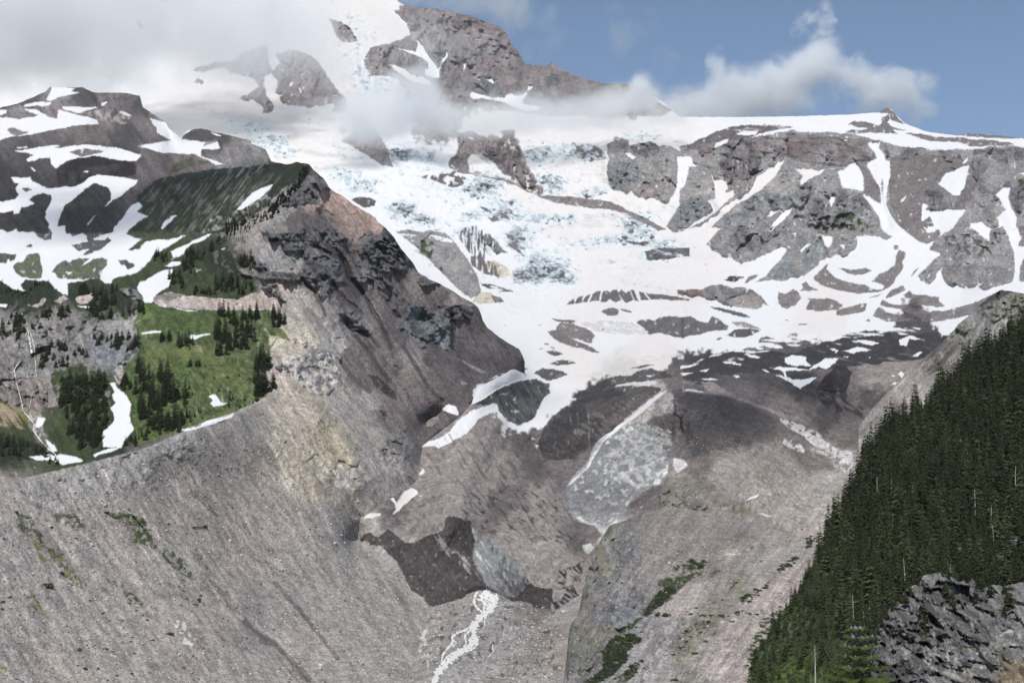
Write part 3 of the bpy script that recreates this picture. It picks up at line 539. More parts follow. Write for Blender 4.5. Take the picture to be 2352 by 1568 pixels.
# the ice cliff stands up: inside it distance grows only slowly upwards
w_, m_ = inside(face, 3); mm = np.zeros(GX.shape, np.float32); mm[w_] = m_
cv.run("""
I RB w8 s6 nf-.2 | 780,-20 1130,0 1180,150 1300,330 1250,340 1100,250 1050,200 980,110 860,90 820,180 740,150 780,60
I MD w6 s4 nk-.1 m.8 | 740,140 800,180 900,200 1060,240 1200,300 1300,350 1340,360 1200,320 1060,260 900,215 780,200
I BK w6 s4 nf.1 m.7 | 960,0 1150,60 1150,170 1060,220 960,120
I MD w6 s4 nf0 | 1450,30 1640,60 1640,130 1560,150 1450,90
I GR w5 s3 | 1700,0 1790,10 1780,90 1700,100
I DM w5 s3 nf-.1 | 500,220 640,225 760,200 830,240 840,280 740,290 640,250
K PL w4 s4 | 940,190 1000,210 1010,340 960,400 840,440 700,440 640,430 800,300
K IG w5 s5 | 640,430 800,400 960,380 1050,480 1130,520 1100,600 960,700 900,800 780,880 640,1020 560,1100 500,1150 400,1080 330,1010 265,900 290,820 400,720 500,560
K MD w5 s6 | 760,400 1000,330 1060,400 1140,520 1080,640 960,640 860,440
K IG w5 s4 | 560,560 700,470 860,520 960,600 900,720 760,800 640,780 480,720
K WH w6 s9 nk0 m.5 | 560,560 700,430 840,400 960,470 1000,560 940,640 900,760 780,840 660,800 560,700
K WH w4 nf.12 m.5 | 310,820 560,600 700,600 900,760 780,860 640,1010 560,1080 420,1060
K DM w6 s6 nf-.05 m.55 | 300,820 450,700 640,800 760,820 640,980 480,1060 340,1000
K WH w5 s3 nf.3 m.6 | 330,800 500,640 700,700 760,800 660,1000 480,900 300,930
K WH w4 nf0 | 880,430 960,450 1000,470 940,470
K DK w5 nk.5 m.7 | 300,820 420,720 640,800 800,800 640,1020 560,1000 400,1060 330,1000
K DK w6 nk.45 m.7 | 300,820 420,740 640,820 760,860 640,1000 480,1060 350,1000
K DM w6 nk.45 m.7 | 520,560 760,440 960,600 860,760 640,760
K DM w5 nk.55 m.6 | 330,840 500,700 760,760 640,950 400,960
K DM w6 s6 | 640,1020 780,880 900,820 1000,740 980,800 900,860 820,920 700,990
K WH w5 s3 | 290,920 340,1010 440,1080 560,1090 520,1150 420,1100 340,1040
K WH w3 s2 | 1000,640 1070,650 1090,690 1030,740 1000,700
K WH w3 s2 nf-.2 | 860,815 890,740 960,680 960,720 900,820
K WH w4 s2 | 380,1230 440,1210 470,1240 430,1285 400,1270
K MD w4 s4 | 350,1060 470,1100 520,1160 460,1220 400,1170
K DK w6 s12 m.7 | 1005,240 1100,205 1400,225 1600,300 1690,420 1720,540 1600,520 1400,550 1280,590 1150,630 1060,600 1110,500 1060,480 1060,380 1010,340
K DK w5 nh.05 m.7 | 1040,330 1250,400 1400,480 1600,360 1640,460 1500,560 1200,600 1070,480
K BK w3 | 996,250 1005,250 1020,340 1060,370 1065,480 1045,440 1040,380 1000,350
K MD w7 s14 | 1700,500 1850,560 2050,640 2150,700 1900,740 1800,640
K GS w5 s6 | 930,830 1000,790 1060,765 1200,785 1300,840 1350,900 1450,950 1580,1015 1500,1030 1380,1000 1300,960 1200,900 1060,850 950,855
K MD w5 nk.3 m.5 | 1050,790 1300,850 1450,990 1280,930 1100,840
K TN w4 s3 m.6 | 1110,690 1200,670 1210,700 1140,720
K WH w5 s4 nf-.25 m.8 | 1680,355 1800,395 1900,440 1990,480 2000,520 2100,580 2210,600 2200,690 2080,620 1950,560 1880,500 1760,430
K WH w4 s2 nf-.1 | 1740,510 1830,530 1880,570 1880,610 1800,570 1730,550
K MD w6 s8 m.35 | 400,270 600,230 800,210 860,240 700,340 640,420 520,470 560,380 420,360
K IG w3 nv.42 m.7 | 180,400 300,330 520,330 560,480 480,640 300,700 150,560
12 SN w2 | 1728,-8 1680,66 1620,116 1578,168 1550,216 1588,196 1648,136 1708,76 1746,8
11 SN w2 | 2245,1122 2180,1148 2100,1203 2020,1283 1950,1333 1895,1370 1870,1398 1790,1448 1735,1508 1712,1577 1752,1562 1802,1478 1902,1398 1962,1348 2042,1298 2112,1238 2184,1176
11 WH w5 s3 nk.1 | 2230,1150 2290,1150 2290,1290 2200,1290 2100,1340 1950,1420 1850,1500 1800,1500 1900,1400 2050,1290
K MD w5 s8 m.8 | 200,760 340,640 520,500 620,440 500,560 400,720 290,820 240,880
""")  # dark knob polygons have cloud shade painted in besides their own dark strata
# crevassed ice: blue and dark cracks gather where the glacier breaks over steps
FI = np.zeros(GX.shape, np.float32)
for q_ in """I:430,110,80,55,1 I:600,110,90,45,.5 I:1250,110,130,70,.7 I:1330,260,80,60,.8 I:1560,90,120,60,.8 I:1600,320,90,30,.8 I:930,280,120,65,1 I:1050,400,120,60,.7 I:1040,460,60,30,.9 I:450,420,100,60,.9 I:600,490,80,35,.7
I:230,290,90,45,.55 I:90,200,90,40,.6 I:850,580,55,50,.8 I:1330,480,330,40,.45 I:1120,620,55,55,1 I:1150,560,150,40,.5 I:1700,600,110,30,.6 I:1850,480,110,50,.7 I:1850,560,100,40,.7 I:2000,620,110,40,.6 I:2000,690,100,28,1.1
I:1320,780,160,70,.8 I:1180,820,80,45,.95 I:1420,840,70,35,.6 I:1200,720,100,30,.4 I:870,450,80,40,.5 I:1500,640,200,50,.3 I:200,90,200,40,.2 I:700,200,200,25,.35 P:560,290,50,18,.5 P:615,322,50,22,.7 P:655,352,36,20,.6
P:840,150,70,60,.45 P:800,60,60,50,.4 P:930,240,80,30,.35 P:880,200,70,30,.4 I:640,660,50,120,.4 I:960,640,50,80,.5 I:1650,730,60,20,.5 11:1900,690,190,35,.55 11:600,120,10,10,.1 P:500,270,60,12,.3 P:780,270,80,25,.3 P:1480,310,70,20,.4 P:700,390,40,15,.4""".split():
    t_, v_ = q_.split(':'); ox, oy, k_ = TILES[t_]; x, y, rx, ry, st_ = map(float, v_.split(','))
    FI += st_ * np.exp(-((GX + WX * 10 - ox - x * k_) / (rx * k_)) ** 2 - ((GY + WY * 10 - oy - y * k_) / (ry * k_)) ** 2)
FI = np.clip(FI * 1.12, 0, 1.25)
n1 = fbm(8, 4, 831, .6, ang=14, st=2.4, wx=(WX * 7, WY * 7)); n2 = fbm(10, 4, 832, .65, ang=-12, st=2.2, wx=(WX * 9, WY * 5)); n3 = fbm(46, 4, 833, ang=10, st=2.5)
gz0 = sstep(255, 330, GY) * sstep(720, 640, GY) * sstep(600, 760, GX) * sstep(1640, 1500, GX)
FI = np.clip(FI + .34 * gz0 * sstep(-.35, .5, n3), 0, 1.3)
isn = np.clip(cv.a[..., 4] * 1.4 - .3, 0, 1)
def lay(mask, cls):
    cv.a[:] += (mask * isn)[..., None] * (CL[cls] - cv.a)
gz = sstep(250, 330, GY) * sstep(760, 700, GY) * sstep(640, 760, GX) * sstep(1680, 1560, GX)
lay(.35 * gz * sstep(-.1, .6, n3) * sstep(1150, 1400, GX), 'SD')
lay(gz * .6 * sstep(.14, .42, n1 + .3 * n3), 'IC')
lay(.85 * sstep(.30, .62, FI + .45 * n2), 'IC')
lay(.9 * sstep(.46, .74, FI * .72 + .85 * n1), 'IB')
nf_ = fbm(5.5, 3, 835, .7, ang=8, st=2.0, wx=(WX * 6, WY * 6))
lay(.95 * sstep(.66, .84, FI * .62 + .55 * n2 + .75 * nf_), 'ID')
cv.rel -= (.0045 * FI * (1 - 2 * np.abs(n2)) + .0020 * gz * n1) * isn
cv.rel -= .0014 * isn * fbm(40, 4, 841, .55, ang=12, st=2.5)
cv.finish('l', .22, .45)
print('mountain painted')
def crest_line(s, amp, seed, lam=30):
    """height of a skyline per column, made rough"""
    P = nums(s) if isinstance(s, str) else s
    xs = np.arange(RX0, RX0 + RNX * RS, .5)
    n = fbm(lam, 5, seed, .6, X=xs[None].astype(np.float32), Y=np.zeros((1, len(xs)), np.float32))[0]
    ys = np.interp(xs, P[:, 0], P[:, 1]) + n * amp
    return lambda x: np.interp(x, xs, ys)

def rock_relief(cv, seed, streak='d', k=1.0, gs=1.0):
    a = cv.a[..., 3]; snow = np.clip(cv.a[..., 4], 0, 1); ang = {'d': 57, 'l': 125, 'g': 60}[streak]
    crag = np.clip(a - .45, 0, 3); scree = np.clip(a, 0, .9)
    big = fbm(110, 5, seed, .58, ridged=True, wx=(WX * 14, WY * 14)) * .55 + fbm(34, 4, seed + 1, .62, ridged=True, wx=(WX * 6, WY * 6), ang=ang, st=1.5) * .40
    fine = fbm(9, 3, seed + 2, .6) * .20 + noise(streak) * .16
    gul = fbm(24, 4, seed + 4, .6, ang=ang, st=6, wx=(WX * 5, WY * 5)) * .42 + fbm(140, 3, seed + 5, .5, ang=ang, st=2) * .9 + fbm(6, 2, seed + 6) * .07
    kk = fbm(12, 4, seed + 3, .6, ang=14, st=2.2, wx=(WX * 7, WY * 7)) * .32
    fc = facet(44, seed + 7, (WX * 9, WY * 9), 1.3, 70) * .45 + facet(15, seed + 8, (WX * 4, WY * 4), 1.4, 20) * .20
    return -(k * .0095) * ((crag * (big * .7 + fine + fc) + scree * gul * .85 * gs) * (1 - snow) + a * (big * .2 + kk) * snow) + cv.rel

def blurf(F, n):
    for _ in range(n):
        F = (F + np.roll(F, 1, 0) + np.roll(F, -1, 0) + np.roll(F, 1, 1) + np.roll(F, -1, 1)) / 5
    return F

def terrain(name, LD, cv, top, x0, x1, ybot, step=1.8, xmaxf=None, back=14, bstep=10.0, bslope=.75, rel=None, mat=None, drop=None, ext=(0, 0)):
    """one sheet of ground from the bottom of the frame up to its skyline, and the slope behind the skyline"""
    xs = np.concatenate([np.arange(x0 - 900, x0, 9.0) if ext[0] else [], np.arange(x0, x1, step), np.arange(x1, x1 + 1100, 9.0) if ext[1] else []]); nc = len(xs); ty = top(np.where(xs > x1 - 3, 2 * (x1 - 3) - xs, xs) if x1 > 2400 and name in ('outcrop', 'mountain') else xs); H = max(ybot - ty.min(), 10); nr = int(H / step)
    t = np.linspace(0, 1, nr)[:, None]
    X = np.broadcast_to(xs, (nr, nc)); Y = ybot + (ty[None] - ybot) * t
    Xm = np.where(X > x1 - 3, 2 * (x1 - 3) - X, np.where(X < x0 + 3, 2 * (x0 + 3) - X, X))     # the ground goes on beyond the frame
    D = np.exp(samp(LD, Xm, Y) + samp(rel, Xm, Y))
    P = at(X, Y, D)
    c = P[-1]; hd = c[:, :2] / np.linalg.norm(c[:, :2], axis=1)[:, None]
    rows = [P]; sc = c[:, 1:2] / 1500.0
    for i in range(1, back + 1):
        q = c.copy(); d = bstep * sc * (i + .18 * i * i); q[:, :2] += hd * d; q[:, 2:3] -= d * bslope + bstep * sc * .1
        rows.append(q[None])
    A = samp(cv.a, Xm, Y); Ab = np.broadcast_to(A[-1], (back, nc, 5))
    P = np.concatenate(rows, 0); A = np.concatenate([A, Ab], 0); n_r = nr + back
    idx = np.arange(n_r * nc).reshape(n_r, nc)
    q = np.stack([idx[:-1, :-1], idx[:-1, 1:], idx[1:, 1:], idx[1:, :-1]], -1).reshape(-1, 4)
    if drop is not None:
        keep = ~drop(X, Y); keep = np.concatenate([keep, np.ones((back, nc), bool)], 0).reshape(-1)
        q = q[keep[q].any(1)]
    me = mesh_np(name, P.reshape(-1, 3), q, A.reshape(-1, 5))
    me.materials.append(mat)
    o = bpy.data.objects.new(name, me); COL.objects.link(o)
    return o

def mesh_np(name, V, F, A=None, smooth=True):
    me = bpy.data.meshes.new(name); V = np.ascontiguousarray(V, np.float32); nf = len(F); k = F.shape[1]
    used = np.unique(F)
    if len(used) < len(V):
        mp = np.full(len(V), -1, np.int64); mp[used] = np.arange(len(used)); V = V[used]; F = mp[F]
        if A is not None: A = A[used]
    me.vertices.add(len(V)); me.vertices.foreach_set('co', V.ravel())
    me.loops.add(nf * k); me.loops.foreach_set('vertex_index', F.ravel().astype(np.int32))
    me.polygons.add(nf); me.polygons.foreach_set('loop_start', np.arange(0, nf * k, k, dtype=np.int32))
    me.polygons.foreach_set('use_smooth', np.full(nf, smooth))
    if A is not None:
        at_ = me.attributes.new('ground', 'FLOAT_COLOR', 'POINT')
        C = np.ones((len(V), 4), np.float32); C[:, :3] = A[:, :3]; C[:, 3] = np.clip(A[:, 4], 0, 1); at_.data.foreach_set('color', C.ravel())
    me.update(calc_edges=True); me.validate()
    return me

def structure(o, label=None, cat=None):
    o['kind'] = 'structure'
    if label: o['label'] = label
    if cat: o['category'] = cat

def ground_mat(name, s1, s2, bump=1.0, contrast=.35, speck=.0):
    """base colour from the mapped ground cover, broken up by procedural stones and grit"""
    m = bpy.data.materials.new(name); m.use_nodes = True; n = m.node_tree.nodes; l = m.node_tree.links
    b = n['Principled BSDF']; b.inputs['Roughness'].default_value = .9
    b.inputs['Specular IOR Level'].default_value = .15
    a = n.new('ShaderNodeAttribute'); a.attribute_name = 'ground'
    g = n.new('ShaderNodeTexCoord')
    inv = n.new('ShaderNodeMath'); inv.operation = 'SUBTRACT'; inv.inputs[0].default_value = 1; l.new(a.outputs['Alpha'], inv.inputs[1])
    vals = []
    for i, s in enumerate((s1, s2)):
        t = n.new('ShaderNodeTexNoise'); t.inputs['Scale'].default_value = s; t.inputs['Detail'].default_value = 3; t.inputs['Roughness'].default_value = .65
        l.new(g.outputs['Object'], t.inputs['Vector']); vals.append(t)
    v = n.new('ShaderNodeTexVoronoi'); v.inputs['Scale'].default_value = s2 * .9; l.new(g.outputs['Object'], v.inputs['Vector'])
    sm = n.new('ShaderNodeMath'); sm.operation = 'ADD'; l.new(vals[0].outputs[0], sm.inputs[0]); l.new(vals[1].outputs[0], sm.inputs[1])
    mr = n.new('ShaderNodeMapRange'); mr.inputs[1].default_value = .7; mr.inputs[2].default_value = 1.3; mr.inputs[3].default_value = 1 - contrast; mr.inputs[4].default_value = 1 + contrast
    l.new(sm.outputs[0], mr.inputs[0])
    # single pale and dark stones
    vr = n.new('ShaderNodeMapRange'); vr.inputs[1].default_value = 0; vr.inputs[2].default_value = 1; vr.inputs[3].default_value = 1 - contrast * .7; vr.inputs[4].default_value = 1 + contrast * .7
    l.new(v.outputs['Color'], vr.inputs[0])
    mu = n.new('ShaderNodeMath'); mu.operation = 'MULTIPLY'; l.new(mr.outputs[0], mu.inputs[0]); l.new(vr.outputs[0], mu.inputs[1])
    mx = n.new('ShaderNodeMix'); mx.data_type = 'FLOAT'; l.new(inv.outputs[0], mx.inputs[0]); mx.inputs[2].default_value = 1; l.new(mu.outputs[0], mx.inputs[3])
    vm = n.new('ShaderNodeVectorMath'); vm.operation = 'SCALE'; l.new(a.outputs['Color'], vm.inputs[0]); l.new(mx.outputs[0], vm.inputs['Scale'])
    l.new(vm.outputs[0], b.inputs['Base Color'])
    bp = n.new('ShaderNodeBump'); bp.inputs['Distance'].default_value = bump / s2 * .45
    st = n.new('ShaderNodeMath'); st.operation = 'MULTIPLY_ADD'; l.new(inv.outputs[0], st.inputs[0]); st.inputs[1].default_value = .8; st.inputs[2].default_value = .12
    l.new(st.outputs[0], bp.inputs['Strength']); l.new(vals[1].outputs[0], bp.inputs['Height']); l.new(bp.outputs[0], b.inputs['Normal'])
    return m
M_FAR = ground_mat('mountain_ground', .04, .2, 1.4, .32)
M_MID = ground_mat('moraine_ground', .12, .75, 1.3, .42)
M_NEAR = ground_mat('outcrop_ground', .35, 1.8, 1.0, .5)

top0 = crest_line("-160,-50 880,-40 915,5 940,16 1000,20 1084,38 1150,63 1165,80 1172,97 1188,115 1206,147 1250,152 1262,148 1266,142 1270,142 1275,150 1304,167 1331,177 1384,192 1440,193 1484,213 1520,232 1545,255 1560,268 1700,269 1830,267 1960,263 2020,257 2034,248 2048,252 2060,266 2078,283 2100,292 2130,303 2199,312 2215,306 2270,309 2352,318 2520,322", 1.6, 51, 16)
REL0 = blurf(rock_relief(cv, 200, 'l', 1.5, .6), 1)
LD0 = LD0.astype(np.float32)
# L1top is needed to leave out what the left ridge hides
L1TOP = "-160,255 0,248 43,237 77,223 103,212 115,200 190,201 215,213 283,213 321,220 328,246 353,263 380,281 387,294 413,315 420,310 430,300 460,295 500,305 577,323 577,330 610,343 623,370 658,378 680,372 710,377 720,390 743,410 758,433 770,441 790,452 812,470 830,480 862,500 870,512 885,522 905,545 922,572 935,588 948,603 960,625 985,640 1010,652 1040,668 1060,682 1085,695 1098,706 1104,718 1109,735 1119,752 1145,773 1170,789 1192,801 1203,822 1220,880 1260,1000"
def drop0(X, Y):
    t = np.interp(X, nums(L1TOP)[:, 0], nums(L1TOP)[:, 1])
    foot = np.interp(Y, [800, 830, 870, 925, 1010, 1045, 1110, 1200, 1260, 1310, 1392, 1568, 1700], [1178, 1185, 1180, 1084, 990, 957, 890, 822, 870, 920, 984, 950, 950])
    a = (X < 1185) & (Y > t + 60) & (X < foot - 90)
    b = (X > 1300) & (Y > 1330) & (X > 1420)
    c = (X > 2060) & (Y > 1150)
    return a | b | c
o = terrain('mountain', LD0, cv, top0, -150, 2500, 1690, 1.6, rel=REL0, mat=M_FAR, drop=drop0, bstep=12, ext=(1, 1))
structure(o)
# ================================================================ the left ridge: meadow, cliff and lateral moraine
L1m = tps("""-150,260,4200 0,250,4000 130,200,4200 300,225,4200 375,280,3900 390,320,3500 420,300,3200 520,330,2900 610,350,2500 640,375,2300 720,378,2050 755,440,2020 870,515,2000
945,600,1990 1105,700,2030 1175,800,2060 0,320,3200 200,290,3000 380,325,3000 200,340,2800 0,420,2500 150,380,2650 300,400,2600 200,450,2450 100,500,2300 300,480,2350
450,420,2350 550,400,2300 450,520,2100 350,560,2080 200,560,2150 0,570,2200 100,640,1900 250,640,1900 400,640,1850 550,600,1800 600,480,1950 650,440,2000
0,700,1750 200,690,1750 350,690,1720 500,700,1720 620,700,1720 650,560,1830 620,750,1680 500,760,1620 350,740,1640 350,850,1500 500,850,1490 600,850,1540 400,950,1400 550,920,1450
300,1000,1350 150,1000,1380 270,900,1470 150,900,1470 60,720,1680 60,830,1620 60,930,1510 0,1000,1400 0,1060,1300 200,1060,1290 300,1080,1250 200,800,1640 250,760,1690
760,500,1950 700,600,1830 800,600,1870 900,650,1920 1000,700,1960 700,700,1720 800,750,1780 900,800,1790 1000,800,1890 1100,800,1975 1130,850,1945 660,800,1640 700,880,1560
800,880,1640 900,900,1720 1000,900,1750 1080,900,1815 960,980,1675 850,980,1575 750,960,1520 650,905,1510 900,1080,1505 800,1100,1450 700,1020,1440 850,1180,1400 1000,1000,1770 950,1100,1515 870,1200,1400 1190,820,2065
700,1300,1250 400,1300,1150 0,1300,1100 0,1700,1000 900,1500,1150""" + " " + FOOT_D)
L1a = tps("""-150,1150,930 0,1110,1000 150,1070,1070 330,1030,1150 450,985,1240 560,940,1370 640,905,1500 720,960,1475 850,1100,1450 950,1300,1310 1000,1400,1260
0,1250,930 0,1400,870 0,1568,800 0,1700,750 200,1200,1020 200,1400,930 300,1568,850 400,1100,1170 400,1300,1050 600,1100,1310 600,1300,1170 600,1568,940 500,1450,980
750,1250,1290 800,1400,1170 850,1700,820 1100,800,2150 900,900,1720 300,900,1300 0,900,1150""" + " " + FOOT_D)
crest = crest_line("-160,1160 0,1112 60,1095 130,1080 200,1063 267,1046 330,1030 400,1000 450,985 520,958 560,940 600,920 640,905 700,880 760,870 820,960 900,1080 1000,1300 1200,1700", 3.0, 61, 14)
cy = crest(GX[0])[None]
wd = np.interp(GX[0], [600, 720], [1.2, 70])[None]
mw = sstep(-1, 1, (GY - cy) / wd)
LD1 = L1m + (L1a - L1m) * mw
# meet the valley floor along the foot of the slope
ft = nums("1196,798 1200,820 1180,843 1168,856 1131,872 1097,890 1084,925 1058,955 971,1022 957,1105 901,1142 868,1162 828,1188 821,1238 854,1258 918,1312 944,1362 984,1392 975,1440 955,1500 935,1568 930,1700")
d2 = np.full(GX.shape, 1e9, np.float32); NXp = GX * 0; NYp = GY * 0
for (a, b), (c, d) in zip(ft[:-1], ft[1:]):
    L = (c - a) ** 2 + (d - b) ** 2; t = np.clip(((GX - a) * (c - a) + (GY - b) * (d - b)) / L, 0, 1)
    qx, qy = a + t * (c - a), b + t * (d - b); e = (GX - qx) ** 2 + (GY - qy) ** 2; k = e < d2
    d2 = np.where(k, e, d2); NXp = np.where(k, qx, NXp); NYp = np.where(k, qy, NYp)
fx = np.interp(GY[:, 0], ft[:, 1], ft[:, 0])[:, None]
w_, m_ = inside(np.vstack([[-400, 1900], [-400, -200], [1194, -200], ft, [930, 1900]]), 0)
ins = np.zeros(GX.shape, bool); ins[w_] = m_
sd_ = np.sqrt(d2) * np.where(ins, 1, -1)          # > 0 on the slope
low = sstep(760, 830, GY)
wgt = sstep(0, 240, sd_)
M0 = LD0 + REL0
gap = samp(LD1 - LD0, NXp, NYp) * sstep(40, 3, sd_) * sstep(860, 930, NYp)
fix = sstep(60, 0, sd_)
LD1 = LD1 - low * gap + low * fix * REL0 - low * (np.clip(sd_, -60, 60) * .0002) + np.where(sd_ < 0, -sd_ * .0006, 0) * low
cv1 = Canvas("""0,240,DK 60,230,DK 120,225,GR 200,220,DK 270,235,RB 330,250,DK 50,260,GR 130,260,RB 250,265,RB 320,285,MD 360,275,RB 0,310,DM 100,310,DM 200,300,MD 300,305,DK 380,330,DM 150,370,DK 60,350,DK
270,380,BK 200,370,DG 450,300,DK 500,320,DK 560,340,GR 600,355,GR 520,360,GR 430,370,MD 360,370,DM 330,430,DM 420,400,DM 0,400,DG 60,420,DG 250,400,DG 180,400,BK 200,470,DG 80,490,DG 20,480,DG 40,520,DG
640,390,DK 690,400,GD 720,400,DK 700,430,RD 720,460,PK 745,450,PK 780,480,PK 820,490,PK 860,510,PK 650,480,GL 620,510,MV 580,540,MV 680,500,MD 730,510,MD 760,500,MD 620,550,GR 700,550,GR 680,590,RD 760,590,RD 640,600,GL
720,630,GR 800,530,PK 850,560,RD 900,560,RD 920,590,RD 880,600,RD 830,540,MB 800,600,MD 760,640,RD 900,650,MD 1000,690,MD 960,650,MB 1050,700,MB 850,640,GR 800,680,MD 850,720,MB 900,720,MD 950,740,GB 1000,760,GB 1080,740,MD
660,640,PL 700,700,MV 740,720,MV 680,740,MV 700,780,BE 760,760,GL 800,740,GR 770,800,GL 850,800,MD 900,790,MD 950,820,MB 1000,820,DM 1050,800,DM 1100,830,MD 1150,790,MD 1170,820,MD 1050,860,DM 1120,860,MD
800,830,MD 830,870,MD 760,850,BE 720,840,GR 660,790,YS 650,840,PL 690,880,BE 730,900,BE 780,920,VG 830,930,VG 900,880,MD 950,900,MD 1000,900,DM 1050,900,DM 900,960,MD 960,960,DM 1000,960,DM
700,950,BE 750,1000,YB 780,1060,YB 820,1080,GL 850,1010,VG 900,1020,GR 880,1090,VG 800,1130,MV 700,1100,BE 650,1000,BE 640,950,BE 600,990,MV 560,1050,MV 650,1150,MV 750,1200,VG 830,1230,VG 0,1150,MV
300,1150,MV 200,1200,MV 100,1200,MV 0,1250,VG 500,1150,MV 500,1250,MV 600,1250,MV 400,1300,VG 300,1300,MV 200,1300,VG 100,1350,VG 0,1400,VG 200,1450,VG 300,1500,VG 400,1450,MV 500,1400,MV 600,1400,VG 700,1350,VG 800,1320,VG 850,1400,VG 600,1500,VG 700,1480,MV
800,1500,VG 900,1450,VG 930,1550,VG 940,1480,VG 0,1550,VG 150,1550,MV
0,560,GD 100,600,GM 200,620,GM 300,640,GM 400,600,GM 500,600,GD 550,640,GD 480,640,GM 420,660,GM 350,660,GM 100,680,GD 30,680,GD 200,680,GD 270,700,GD 20,740,GR 60,780,GR 120,740,GR 200,760,GR 280,740,GL 250,800,GB 150,820,GR 60,850,GR 200,850,GR 290,830,GB
60,900,RB 100,930,MB 110,880,GR 30,900,GR 40,960,GO 60,1000,GM 20,950,TN 0,1030,GD 100,980,MB 130,1000,GM 150,1040,GM 180,900,GD 200,950,GD 230,1000,GD 260,900,GM 290,900,GM""")
# the moraine side of the crest carries no meadow colour and the other way round
cvm = Canvas("""0,1120,VG 0,1150,MV 100,1100,VG 100,1130,GL 200,1075,GL 200,1110,GL 300,1050,GL 300,1080,GL 400,1020,GL 450,1000,VG 500,990,MV 560,960,VG 600,940,MV 640,920,BE 600,990,MV 560,1050,MV 500,1050,MV 400,1080,MV 300,1150,MV 200,1200,MV 100,1200,MV 0,1250,VG
650,1150,MV 500,1150,MV 500,1250,MV 600,1250,MV 400,1300,VG 300,1300,MV 200,1300,VG 100,1350,VG 0,1400,VG 200,1450,VG 300,1500,VG 400,1450,MV 500,1400,MV 600,1400,VG 600,1500,VG 0,1550,VG 150,1550,MV 400,1200,MV 650,1000,BE 650,1300,MV 650,1500,VG""")
mk_ = (sstep(-1, 1.5, GY - cy) * sstep(655, 600, GX))[..., None]
cv1.a = cv1.a * (1 - mk_) + cvm.a * mk_; del cvm
